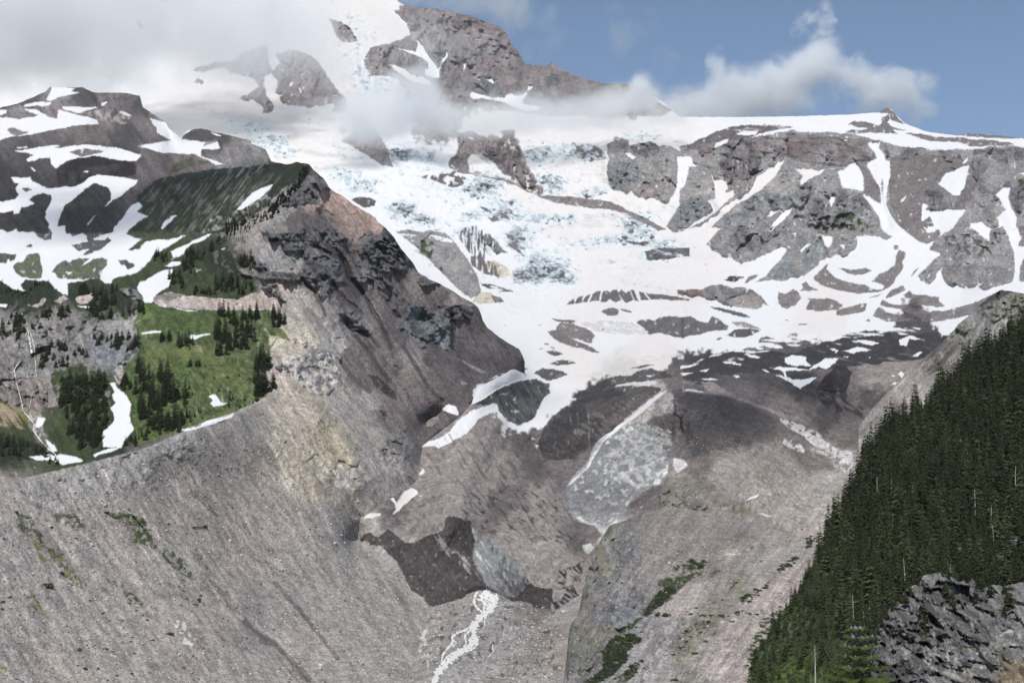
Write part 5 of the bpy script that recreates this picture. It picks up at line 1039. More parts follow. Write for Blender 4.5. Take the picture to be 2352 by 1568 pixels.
cvh.run("""N GM w6 nf0 m.9 | 1520,630 1600,640 1590,700 1540,690
N GM w6 nf0 m.9 | 1860,640 1980,640 1960,780 1850,790
N GD w6 nf.15 m.9 | 1350,1044 1400,850 1500,780 2000,720 2020,850 1700,900
N GO w6 nf.2 m.6 | 1950,500 2352,450 2352,800 2100,900 2000,700
N VG w4 nh-.3 | 1870,900 2000,940 2100,1030 2080,1044 1900,1030 1750,1000
N YS w4 nh0 m.7 | 1700,960 1900,900 2000,1000 1850,1030
N YS w4 | 1435,290 1500,275 1525,300 1510,370 1450,340
N TN w3 | 2100,1044 2200,960 2352,850 2420,850 2420,1100 2060,1100
N PK w3 | 1160,670 1200,700 1190,740 1150,690
N GR w5 s4 nf-.3 m.8 | 1150,560 1400,330 1760,170 2100,270 2352,480 2100,700 1900,900 1350,1044
N BK w4 nk.45 m.8 | 1200,640 1500,560 2000,560 1950,900 1400,900 1350,1044
N GR w5 ng.1 m.6 | 1180,620 1950,500 1950,900 1400,900
N WH w5 nf.3 m.7 | 1400,850 2100,700 2352,500 2300,850 1900,950 1600,1044
N PL w4 nf-.1 m.7 | 2250,340 2290,360 2330,500 2320,540 2290,450
""")
cvh.finish('g'); cvh.a[..., :3] *= (.70 + .35 * np.clip(facet(14, 774, (WX * 3, WY * 3), 2.5, 35), -1, 1))[..., None]
toph = crest_line("1985,1700 1992,1568 2000,1500 2008,1455 2020,1430 2045,1395 2062,1370 2070,1368 2080,1350 2095,1345 2110,1342 2120,1322 2150,1315 2175,1318 2200,1335 2235,1330 2250,1352 2280,1342 2310,1345 2352,1335 2520,1310", 5.0, 97, 22)
RELh = blurf(rock_relief(cvh, 700, 'g', 2.2) - .010 * facet(60, 771, (WX * 6, WY * 6), 1.6, 75) - .009 * facet(20, 772, (WX * 3, WY * 3), 3.0, 28) - .004 * facet(8, 773, (WX * 2, WY * 2), 2.5, 70), 1)
o = terrain('outcrop', LDh, cvh, toph, 1986, 2500, 1690, 1.5, rel=RELh, mat=M_NEAR, bstep=14, ext=(0, 1))
o.name = 'outcrop'; structure(o); GROUND['outcrop'] = LDh + RELh; del cvh
# slope below the frame that carries the near fir
V = []; 
for j in range(40):
    for i in range(60):
        x, y = -60 + i * 4.0, 6 + j * 5.0
        V.append((x, y, -14 - y * .17 - .0009 * y * y + .05 * x + 1.2 * math.sin(x * .31 + y * .17) + .5 * math.sin(x * .9) * math.cos(y * .8)))
idx = np.arange(2400).reshape(40, 60)
q = np.stack([idx[:-1, :-1], idx[:-1, 1:], idx[1:, 1:], idx[1:, :-1]], -1).reshape(-1, 4)
A = np.tile(CL['GD'], (2400, 1))
me = mesh_np('near_slope', np.array(V), q, A); me.materials.append(M_NEAR); o = bpy.data.objects.new('near_ground', me); COL.objects.link(o); structure(o)
print('right side built')
# ================================================================ clouds: real volumes of fog
def cloud(label, blobs, sigma, nscale, erode=.62, group=None, vox=70, aniso=-.1, col=.86):
    B = nums(blobs); verts = []; faces = []; el = []
    for cx, cy, rx, ry, D, rd, s in B:
        c = at(cx, cy, D); r = np.array([rx * D / F_PX, rd, ry * D / F_PX]); el.append((c, r, s))
        nu, nv = 20, 12; off = sum(len(v) for v in verts)
        th = np.linspace(0, 2 * math.pi, nu, endpoint=False); ph = np.linspace(0, math.pi, nv + 1)[1:-1]
        ring = np.stack([np.outer(np.sin(ph), np.cos(th)), np.outer(np.sin(ph), np.sin(th)), np.repeat(np.cos(ph)[:, None], nu, 1)], -1).reshape(-1, 3)
        v = np.vstack([ring, [[0, 0, 1], [0, 0, -1]]]) * r + c; verts.append(v); n = nv - 1
        for i in range(n - 1):
            for j in range(nu):
                faces.append((off + i * nu + j, off + (i + 1) * nu + j, off + (i + 1) * nu + (j + 1) % nu, off + i * nu + (j + 1) % nu))
        for j in range(nu):
            faces.append((off + j, off + (j + 1) % nu, off + n * nu)); faces.append((off + (n - 1) * nu + (j + 1) % nu, off + (n - 1) * nu + j, off + n * nu + 1))
    me0 = bpy.data.meshes.new('cloud_hull'); me0.from_pydata([tuple(v) for v in np.vstack(verts)], [], faces)
    ob = bpy.data.objects.new('cloud', me0); COL.objects.link(ob)
    rm = ob.modifiers.new('r', 'REMESH'); rm.mode = 'VOXEL'; rm.voxel_size = vox
    dg = bpy.context.evaluated_depsgraph_get(); me = bpy.data.meshes.new_from_object(ob.evaluated_get(dg))
    ob.modifiers.clear(); ob.data = me; bpy.data.meshes.remove(me0)
    m = bpy.data.materials.new('cloud_fog'); m.use_nodes = True; n = m.node_tree.nodes; l = m.node_tree.links; n.clear()
    out = n.new('ShaderNodeOutputMaterial'); pv = n.new('ShaderNodeVolumePrincipled'); l.new(pv.outputs[0], out.inputs['Volume'])
    pv.inputs['Color'].default_value = (col, col + .025, col + .045, 1); pv.inputs['Anisotropy'].default_value = aniso
    geo = n.new('ShaderNodeNewGeometry'); tot = None
    for c, r, s in el:
        v1 = n.new('ShaderNodeVectorMath'); v1.operation = 'MULTIPLY_ADD'; l.new(geo.outputs['Position'], v1.inputs[0]); v1.inputs[1].default_value = tuple(1 / r); v1.inputs[2].default_value = tuple(-c / r)
        v2 = n.new('ShaderNodeVectorMath'); v2.operation = 'LENGTH'; l.new(v1.outputs[0], v2.inputs[0])
        mr = n.new('ShaderNodeMapRange'); mr.interpolation_type = 'SMOOTHSTEP'; mr.inputs[1].default_value = 1; mr.inputs[2].default_value = .15; mr.inputs[3].default_value = 0; mr.inputs[4].default_value = s
        l.new(v2.outputs['Value'], mr.inputs[0])
        if tot is None: tot = mr.outputs[0]
        else:
            a = n.new('ShaderNodeMath'); a.operation = 'ADD'; l.new(tot, a.inputs[0]); l.new(mr.outputs[0], a.inputs[1]); tot = a.outputs[0]
    t = n.new('ShaderNodeTexNoise'); t.inputs['Scale'].default_value = nscale; t.inputs['Detail'].default_value = 9; t.inputs['Roughness'].default_value = .66; t.inputs['Distortion'].default_value = .6
    l.new(geo.outputs['Position'], t.inputs['Vector'])
    e = n.new('ShaderNodeMath'); e.operation = 'MULTIPLY_ADD'; l.new(t.outputs[0], e.inputs[0]); e.inputs[1].default_value = erode * 7.5; e.inputs[2].default_value = -erode * 4.2
    a = n.new('ShaderNodeMath'); a.operation = 'ADD'; l.new(tot, a.inputs[0]); l.new(e.outputs[0], a.inputs[1])
    cl = n.new('ShaderNodeMath'); cl.operation = 'MINIMUM'; l.new(a.outputs[0], cl.inputs[0]); cl.inputs[1].default_value = 1.0
    mx = n.new('ShaderNodeMath'); mx.operation = 'MAXIMUM'; l.new(cl.outputs[0], mx.inputs[0]); mx.inputs[1].default_value = 0
    gt = n.new('ShaderNodeMapRange'); gt.inputs[1].default_value = 0; gt.inputs[2].default_value = .25; l.new(tot, gt.inputs[0])
    m2 = n.new('ShaderNodeMath'); m2.operation = 'MULTIPLY'; l.new(mx.outputs[0], m2.inputs[0]); l.new(gt.outputs[0], m2.inputs[1])
    m3 = n.new('ShaderNodeMath'); m3.operation = 'MULTIPLY'; l.new(m2.outputs[0], m3.inputs[0]); m3.inputs[1].default_value = sigma
    l.new(m3.outputs[0], pv.inputs['Density'])
    me.materials.clear(); me.materials.append(m)
    ob['label'] = label; ob['category'] = 'cloud'
    if group: ob['group'] = group
    return ob
cloud('thick grey fog bank covering the upper left of the mountain above the dark ridge',
      """60,60,420,170,5000,1000,1.1 -80,130,300,110,4500,700,1 420,40,330,150,5400,1000,1.0 620,0,190,120,5600,900,.8 300,165,240,75,4700,500,.8 560,140,190,110,5400,600,.75 650,90,170,110,5600,600,.6
      740,110,130,120,5800,600,.55 200,0,500,100,5200,900,1 790,60,80,60,5900,400,.2""", .0036, .0042, .55, col=.96)
cloud('long pale mist band drifting across the icefall below the summit rocks',
      """760,265,170,80,5000,500,.5 850,275,135,75,5000,500,.8 950,240,130,85,5100,550,.85 985,170,60,75,5400,400,.55 1090,270,180,60,5000,450,.9 1240,262,160,50,4850,350,.9 1350,256,140,48,4600,350,.95 1450,258,120,40,4500,320,1 1540,268,90,26,4400,280,.9 1440,238,110,55,5600,450,1
      1465,205,45,50,5600,350,.7 1550,255,120,45,5800,450,1 1650,262,110,40,5900,450,.9""", .0080, .0055, .55, col=.90)
cloud('thin veil of mist in front of the brown summit cliff', """960,85,120,70,6600,400,.5 1040,110,110,60,6600,400,.42 900,140,110,80,6400,400,.45 870,50,90,60,6700,400,.4 1140,105,60,40,6600,300,.3""", .0022, .0045)
cloud('white ragged cloud standing in the blue sky above the right snow skyline',
      """1590,240,90,45,6600,400,1 1660,215,90,60,6600,450,.8 1740,215,130,60,6600,450,1 1810,185,130,65,6600,450,1.1 1870,150,90,60,6600,350,1.1 1890,115,60,55,6600,300,.9 1642,150,30,60,6600,250,.7 1770,250,150,40,6600,400,.9
      1950,160,60,45,6600,300,.7 2010,190,90,50,6600,350,1 2080,215,80,55,6600,350,1.1 2010,240,90,35,6600,300,.7 2115,255,50,40,6600,250,.7 1920,200,60,60,6600,300,.5""", .0085, .0062, .66, col=.95)
cloud('wispy torn shred of cloud rising highest into the blue sky', """1900,55,30,50,6700,160,.8 1855,45,45,30,6700,160,.6 1895,20,28,30,6700,150,.5 1880,85,50,28,6700,160,.7 1835,70,35,22,6700,140,.5""", .0085, .0095, .75, col=.95)
cloud('faint small cloud beside the summit head in blue sky', """1268,60,60,65,7400,250,.55 1275,100,35,35,7400,200,.35""", .0022, .006)
cloud('faint streaky haze cloud between the summit and the torn shred', """1430,90,60,60,7400,250,.5 1390,40,70,40,7400,250,.4 1480,60,50,50,7400,250,.4 1520,140,70,50,7400,250,.35""", .0018, .006)
cloud('soft cloud streamer above the summit head at the top edge of the photo', """1060,0,160,45,8900,400,1.0 960,-20,160,50,9200,400,1 1180,35,90,60,8900,400,1.0 1230,120,60,40,8800,250,.35 1150,-10,120,50,8900,300,.6""", .0026, .0045)

# unseen clouds added overhead only to shade the left ridge, cliff and debris
def overhead(label, X, Y, D, t, rx, ry, rz, sg, s=1.0):
    g = at(X, Y, D) + np.array(sd) * t
    px, py = pix(g)
    print(label, g, px, py)
    return cloud(label, f"{px},{py},{rx / g[1] * F_PX},{rz / g[1] * F_PX},{g[1]},{ry},{s}", sg, .004, .3, vox=40)
overhead('unseen cloud added above the frame to dim the left cliff', 860, 640, 1900, 1500, 330, 330, 120, .0040)
overhead('unseen cloud added above the frame to dim the green left ridge', 330, 420, 2300, 1900, 420, 380, 130, .0065)
overhead('small unseen cloud added above the frame to dim the debris knob', 1640, 970, 1720, 1100, 130, 190, 60, .012)
overhead('small unseen cloud added above the frame to dim the dark debris hill', 1880, 930, 2000, 1100, 130, 170, 60, .008)

# the air between here and the mountain
hz = bpy.data.meshes.new('haze'); X0, X1, Y0, Y1, Z0, Z1 = -6500, 6500, -60, 9600, -420, 2950
hz.from_pydata([(x, y, z) for x in (X0, X1) for y in (Y0, Y1) for z in (Z0, Z1)], [], [(0, 1, 3, 2), (4, 6, 7, 5), (0, 4, 5, 1), (2, 3, 7, 6), (0, 2, 6, 4), (1, 5, 7, 3)])
ho = bpy.data.objects.new('haze', hz); COL.objects.link(ho); ho['kind'] = 'stuff'
hm = bpy.data.materials.new('haze_air'); hm.use_nodes = True; hn = hm.node_tree.nodes; hn.clear(); hv = hn.new('ShaderNodeVolumePrincipled'); hv.inputs['Density'].default_value = 0.9e-5; hv.inputs['Color'].default_value = (.86, .93, 1, 1)
hO = hn.new('ShaderNodeOutputMaterial'); hm.node_tree.links.new(hv.outputs[0], hO.inputs['Volume']); hz.materials.append(hm)
# ================================================================ plants, stones and water
def g_at(layer, x, y, lift=0.0):
    D = np.exp(samp(GROUND[layer], x, y)); p = at(x, y, D); p[..., 2] += lift; return p

def leaf_mat(name, c, var=.35, rough=.7):
    m = bpy.data.materials.new(name); m.use_nodes = True; n = m.node_tree.nodes; l = m.node_tree.links; b = n['Principled BSDF']
    b.inputs['Roughness'].default_value = rough; b.inputs['Specular IOR Level'].default_value = .2
    geo = n.new('ShaderNodeNewGeometry'); t = n.new('ShaderNodeTexNoise'); t.inputs['Scale'].default_value = .06; t.inputs['Detail'].default_value = 2
    l.new(geo.outputs['Position'], t.inputs['Vector']); oi = n.new('ShaderNodeObjectInfo')
    t2 = n.new('ShaderNodeTexNoise'); t2.inputs['Scale'].default_value = 1.1; t2.inputs['Detail'].default_value = 1; l.new(geo.outputs['Position'], t2.inputs['Vector'])
    a = n.new('ShaderNodeMath'); a.operation = 'MULTIPLY_ADD'; l.new(t.outputs[0], a.inputs[0]); a.inputs[1].default_value = 3.0; a.inputs[2].default_value = -1.2
    a2 = n.new('ShaderNodeMath'); a2.operation = 'MULTIPLY_ADD'; l.new(t2.outputs[0], a2.inputs[0]); a2.inputs[1].default_value = 1.3; l.new(a.outputs[0], a2.inputs[2])
    a3 = n.new('ShaderNodeMath'); a3.operation = 'MULTIPLY_ADD'; l.new(oi.outputs['Random'], a3.inputs[0]); a3.inputs[1].default_value = .8; l.new(a2.outputs[0], a3.inputs[2])
    r = n.new('ShaderNodeValToRGB'); e = r.color_ramp.elements; c = np.array(c); e[0].position = .25; e[1].position = 1.25
    e[0].color = (*(c * (1 - var)), 1); e[1].color = (*(c * (1 + var) * np.array([1.10, 1.08, .92])), 1); l.new(a3.outputs[0], r.inputs[0]); l.new(r.outputs[0], b.inputs['Base Color'])
    return m
def plain_mat(name, c, rough=.8, ns=2.0, var=.3):
    m = bpy.data.materials.new(name); m.use_nodes = True; n = m.node_tree.nodes; l = m.node_tree.links; b = n['Principled BSDF']; b.inputs['Roughness'].default_value = rough
    b.inputs['Specular IOR Level'].default_value = .2
    geo = n.new('ShaderNodeNewGeometry'); t = n.new('ShaderNodeTexNoise'); t.inputs['Scale'].default_value = ns; t.inputs['Detail'].default_value = 4; l.new(geo.outputs['Position'], t.inputs['Vector'])
    r = n.new('ShaderNodeValToRGB'); e = r.color_ramp.elements; e[0].position = .3; e[1].position = .7; c = np.array(c)
    e[0].color = (*(c * (1 - var)), 1); e[1].color = (*np.minimum(c * (1 + var), .95), 1); l.new(t.outputs[0], r.inputs[0]); l.new(r.outputs[0], b.inputs['Base Color']); return m
M_LEAF = leaf_mat('conifer_needles', (.016, .021, .010), .68); M_LEAF2 = leaf_mat('pale_conifer_needles', (.036, .048, .022), .4)
M_SHRUB = leaf_mat('shrub_leaves', (.045, .065, .024)); M_SHRUB_D = leaf_mat('dark_shrub_leaves', (.026, .038, .017)); M_YEL = leaf_mat('yellow_green_leaves', (.10, .10, .035))
M_BARK = plain_mat('bark', (.09, .075, .065)); M_DEAD = plain_mat('bleached_wood', (.42, .40, .38)); M_STONE = plain_mat('stone', (.27, .255, .25), ns=.8); M_STONE_L = plain_mat('pale_stone', (.50, .48, .46), ns=.8)
M_STONE_D = plain_mat('dark_stone', (.11, .10, .10), ns=.8)

def stem_np(h, r0, seed=0, seg=5, top=.05, lean=.0):
    rg = np.random.default_rng(seed); V = []; F = []; n = 6; cx = cy = 0
    for i in range(n + 1):
        t = i / n; r = r0 * (1 - t) + r0 * top * t; cx = lean * h * t * t + rg.normal(0, r0 * .12); cy = rg.normal(0, r0 * .12)
        for j in range(seg):
            a = 6.2832 * j / seg; V.append((cx + r * math.cos(a), cy + r * math.sin(a), h * t - (.6 if i == 0 else 0)))
    for i in range(n):
        for j in range(seg): F.append((i * seg + j, i * seg + (j + 1) % seg, (i + 1) * seg + (j + 1) % seg, (i + 1) * seg + j))
    return np.array(V), np.array(F)

def crown_np(h, r, lev, per, seed, bare=.06, dense=1.0):
    """drooping fronds in whorls, ragged outline, gaps between them"""
    rg = np.random.default_rng(seed); V = []; F = []; lop = rg.random() * 6.28
    for i in range(lev):
        t = bare + (1 - bare) * (i + rg.random() * .7) / lev; L0 = r * (1 - t) ** .72 + .05 * r
        L0 *= rg.uniform(.72, 1.12)
        for k in range(per if t < .8 else max(3, per - 3)):
            if rg.random() < .10: continue
            a = 6.2832 * (k + rg.random() * .9) / per; L = L0 * rg.uniform(.6, 1.15) * (1 + .14 * math.cos(a - lop)); z = t * h + rg.normal(0, .012) * h
            d = np.array([math.cos(a), math.sin(a), 0]); s = np.array([-d[1], d[0], 0]); w = L * rg.uniform(.22, .36) * dense
            dr = rg.uniform(.18, .5); up = np.array([0, 0, 1.0]); p0 = up * z + d * .04 * r; p1 = p0 + d * L * .55 - up * L * dr * .35; p2 = p0 + d * L - up * L * dr
            tl = rg.uniform(-.5, .5); sw = s * math.cos(tl) + up * math.sin(tl); n = len(V); q = up * L * .10
            V += [p0 + q, p1 - sw * w - q, p2, p1 + sw * w - q, p1 + q * 1.6]
            F += [(n, n + 1, n + 2, n + 4), (n, n + 4, n + 2, n + 3)]
    n = len(V); V += [(0, 0, h), (.05 * r, 0, h * .93), (-.04 * r, .05 * r, h * .93), (0, -.05 * r, h * .93)]; F += [(n, n + 1, n + 2, n + 3)]
    return np.array(V), np.array(F)

def me_of(name, V, F, mat, smooth=False):
    me = mesh_np(name, V, F, None, smooth); me.materials.append(mat); return me
def empty(name, loc, rz=0, sc=1.0):
    o = bpy.data.objects.new(name, None); COL.objects.link(o); o.location = loc; o.rotation_euler = (0, 0, rz); o.scale = (sc,) * 3 if np.isscalar(sc) else sc; o.empty_display_size = .5; return o
def child(name, me, par):
    o = bpy.data.objects.new(name, me); COL.objects.link(o); o.parent = par; return o
def tag(o, label, cat, group=None):
    o['label'] = label; o['category'] = cat
    if group: o['group'] = group

NV = 8
KINDS = {}
for kind, (rr, lev, per, mt, bare) in {'tall': (.155, 20, 8, M_LEAF, .06), 'pale': (.2, 16, 8, M_LEAF2, .02), 'bushy': (.30, 14, 9, M_LEAF, .0)}.items():
    KINDS[kind] = []
    for v in range(NV):
        cV, cF = crown_np(1.0, rr * (1 + .1 * ((v % 3) - 1)), lev, per, 50 + v * 7, bare); tV, tF = stem_np(.97, .014, v)
        KINDS[kind].append((cV, cF, tV, tF, me_of(kind + '_crown', cV, cF, mt), me_of(kind + '_trunk', tV, tF, M_BARK), mt))

def put_tree(name, p, h, kind, v, rz, label, group, wide=1.0):
    o = empty(name, p, rz, (h * wide, h * wide, h)); child('trunk', KINDS[kind][v][5], o); child('crown', KINDS[kind][v][4], o)
    tag(o, label, 'tree', group); return o

def merge_trees(name, items, label, group=None):
    """what is left of a wood past the individually built trees: one mass per leaf colour"""
    by = {}
    for p, h, kind, v, rz, wide in items: by.setdefault(KINDS[kind][v][6], []).append((p, h, kind, v, rz, wide))
    Vs = []; Fs = []; off = 0; mats = list(by); mi = []
    for m_i, m in enumerate(mats):
        for p, h, kind, v, rz, wide in by[m]:
            cV, cF = KINDS[kind][v][:2]; c, s = math.cos(rz), math.sin(rz)
            X = (cV[:, 0] * c - cV[:, 1] * s) * h * wide + p[0]; Y = (cV[:, 0] * s + cV[:, 1] * c) * h * wide + p[1]; Z = cV[:, 2] * h + p[2]
            Vs.append(np.stack([X, Y, Z], -1)); Fs.append(cF + off); off += len(cV); mi.append(np.full(len(cF), m_i, np.int32))
    me = mesh_np(name, np.vstack(Vs), np.vstack(Fs), None, False)
    for m in mats: me.materials.append(m)
    mi = np.concatenate(mi)
    if len(me.polygons) == len(mi): me.polygons.foreach_set('material_index', mi)
    o = bpy.data.objects.new(name, me); COL.objects.link(o); o['kind'] = 'stuff'; o['label'] = label; o['category'] = 'forest'; return o

rg = np.random.default_rng(42)
def in_poly(p, x, y):
    c = False; n = len(p)
    for i in range(n):
        (xa, ya), (xb, yb) = p[i], p[(i + 1) % n]
        if (ya > y) != (yb > y) and x < (xb - xa) * (y - ya) / (yb - ya) + xa: c = not c
    return c

# ---- the forest hill
rock_gap = tp('22', "1880,650 1990,640 1960,730 1880,720"); rock_gap2 = tp('22', "2140,690 2220,670 2230,770 2170,750")
open_gap = tp('N', "420,950 560,850 640,860 640,1100 380,1100")
cand = []; cells = {}
for _ in range(46000):
    x = rg.uniform(1705, 2900); y = rg.uniform(650, 1640)
    if y < TOPG(x) + 2: continue
    if x > 2010 and y > np.interp(x, [2010, 2060, 2110, 2200, 2352], [1530, 1425, 1380, 1372, 1366]): continue
    low = x < 2010 and y > 1330 - (x - 1800) * .35 and y > TOPG(x) and x < 1900 + (y - 1330) * .25
    p = g_at('hill', x, y); k = (int(p[0] // 5.4), int(p[1] // 8.5))
    if cells.get(k, 0) >= 1: continue
    if in_poly(rock_gap, x, y) or in_poly(rock_gap2, x, y) : continue
    if (low and rg.random() < .45) or (in_poly(open_gap, x, y) and rg.random() < .85): continue
    cells[k] = 1
    u = rg.random()
    if gn(np.float32([[x / 30]]), np.float32([[y / 30]]), 55)[0, 0] < -.32 and rg.random() < .7: continue
    if low: h = rg.uniform(5, 11); kind = 'pale' if u < .7 else 'bushy'
    elif x < TOPG(0) and False: pass
    else:
        h = (rg.uniform(17, 31) if y < 1250 else rg.uniform(13, 25)) * (.6 if rg.random() < .22 else 1); kind = 'tall' if u < .80 else 'pale'
    if not low and x > 2150 and y < 1000: h *= 1.12
    cand.append([p, h, kind, int(rg.integers(NV)), rg.uniform(0, 6.28), rg.uniform(.75, 1.5), x, y, low])
for i in range(64):      # the big ragged trees that stand along the outer edge of the hill
    x = 1760 + 640 * ((i + rg.random()) / 64) ** .85; y = TOPG(x) + rg.uniform(3, 26); p = g_at('hill', x, y)
    cand.append([p, (rg.uniform(17, 34) if x > 1930 else rg.uniform(9, 19)) * (1 if rg.random() < .6 else .7), 'tall', int(rg.integers(NV)), rg.uniform(0, 6.28), rg.uniform(.9, 1.3), x, y, False])
cand.sort(key=lambda c: -c[1] / c[0][1] * (1 if c[6] < 2352 else .1))
print('forest trees', len(cand))
ZL = {'edge': ('dark conifer on the jagged left edge of the forest hill against the gravel', 'conifers on the left edge of the forest hill'),
      'upper': ('tall dark conifer in the dense upper right part of the forest hill', 'tall conifers in the upper right of the forest'),
      'middle': ('dark narrow conifer in the dense middle of the forest hill', 'conifers in the middle of the forest hill'),
      'rim': ('dark conifer standing just above the grey rock outcrop', 'conifers above the rock outcrop'),
      'low': ('pale green young conifer low on the brushy left foot of the forest hill', 'young conifers on the brushy foot of the hill'),
      'bottom': ('dark conifer low on the hill beside the near cone-bearing fir', 'conifers beside the near fir')}
for c in cand[:300]:
    p, h, kind, v, rz, wide, x, y, low = c
    z = 'low' if low else 'edge' if (y - TOPG(x) < 55 and x < 2200) else 'bottom' if (x < 2040 and y > 1380) else 'rim' if (x > 2000 and y > 1240) else 'upper' if (x > 2180 and y < 1050) else 'middle'
    lab, grp = ZL[z]
    if z == 'middle':
        q = ('left' if x < 1980 else 'central' if x < 2150 else 'right') + (' upper' if y < 1080 else ' lower'); lab = lab.replace('in the dense middle', 'in the ' + q + ' part'); grp += ', ' + q
    elif z in ('upper', 'rim', 'edge'):
        q = {'upper': ('touching the right photo edge' if x > 2290 else 'inward of the right photo edge') + (', high up' if y < 880 else ''), 'rim': 'over its right half' if x > 2200 else 'over its left half', 'edge': 'upper stretch' if y < 1080 else 'lower stretch'}[z]; lab += ', ' + q; grp += ', ' + q
    w_ = 'short' if h < 15 else 'tall' if h > 24 else 'mid sized'; lab = (w_ + ' ' + lab.replace('tall ', '', 1)) if z != 'low' else lab
    lab = ' '.join(lab.split()[:16]); put_tree('forest_conifer', p, h, kind, v, rz, lab, grp + ', ' + w_, wide=wide)
merge_trees('forest', [c[:6] for c in cand[300:]], 'dense dark conifer forest covering the steep right hill')

# bleached dead trees standing out of the forest: foot and top of each, seen on the slope
def snag_mesh(seed, br=7):
    V, F = stem_np(1.0, .016, seed, top=.25, lean=rg.uniform(-.05, .05)); r2 = np.random.default_rng(seed); V = list(map(tuple, V)); F = list(map(tuple, F))
    for _ in range(br):
        z = r2.uniform(.35, .95); a = r2.uniform(0, 6.28); L = r2.uniform(.03, .11); n = len(V); d = (math.cos(a), math.sin(a)); u = r2.uniform(-.02, .05)
        V += [(0, 0, z - .006), (0, 0, z + .006), (d[0] * L, d[1] * L, z + u + .002), (d[0] * L, d[1] * L, z + u - .002)]; F.append((n, n + 1, n + 2, n + 3))
    return np.array(V), np.array(F)
SN = [me_of('snag', *snag_mesh(s), M_DEAD) for s in range(6)]
snags = [tuple(q) for q in nums("1340,285,150 1436,282,160 1315,400,330 1592,400,205 1912,382,312 2015,412,240 2122,500,348 2290,290,78 2272,490,360 1530,880,712 1500,810,690 1280,632,560 1176,1165,960 1248,1190,1075 1282,1130,1000 1312,1160,1010 1828,885,740 1848,890,760 912,1525,1315 1206,452,398 1350,520,480 1840,562,492 2142,640,480 1180,600,520 1445,470,400 1700,480,400 1940,370,330 2250,600,520 1330,1010,975 1650,560,520")]
for i, (x, yb, yt) in enumerate(snags):
    ox, oy, k = TILES['22']; X, YB = ox + x * k, oy + yb * k; h_px = (yb - yt) * k
    YB = max(YB, TOPG(X) + 4)
    p = g_at('hill', X, YB); p = p * .985; h = h_px * p[1] / F_PX
    o = bpy.data.objects.new('dead_tree', SN[i % 6]); COL.objects.link(o); o.location = p; w = max(h, 9) * 1.3; o.scale = (w, w, h); o.rotation_euler = (0, rg.normal(0, .05), rg.uniform(0, 6))
    z = 'above the rock outcrop' if yb > 720 and x > 1700 else 'behind the near fir' if (yb > 900 and 1100 < x < 1400) else 'low left by the photo bottom' if x < 1000 else 'in the upper right forest' if x > 1850 else 'in the middle of the forest'
    tag(o, 'bleached bare dead tree trunk standing ' + z, 'dead tree', 'bleached dead trees ' + z)
# the grove of silver snags on the left ridge
for i in range(24):
    X = 516.8 + rg.uniform(40, 225) * .293; Y = 344.5 + (rg.uniform(640, 810)) * .293
    p = g_at('ridge', X, Y); h = rg.uniform(10, 19); o = bpy.data.objects.new('dead_tree', SN[i % 6]); COL.objects.link(o); o.location = p; o.scale = (16, 16, h); o.rotation_euler = (rg.normal(0, .05), rg.normal(0, .08), rg.uniform(0, 6))
    tag(o, 'thin silver dead tree in the grove of snags on the left ridge', 'dead tree', 'silver snags on the left ridge')

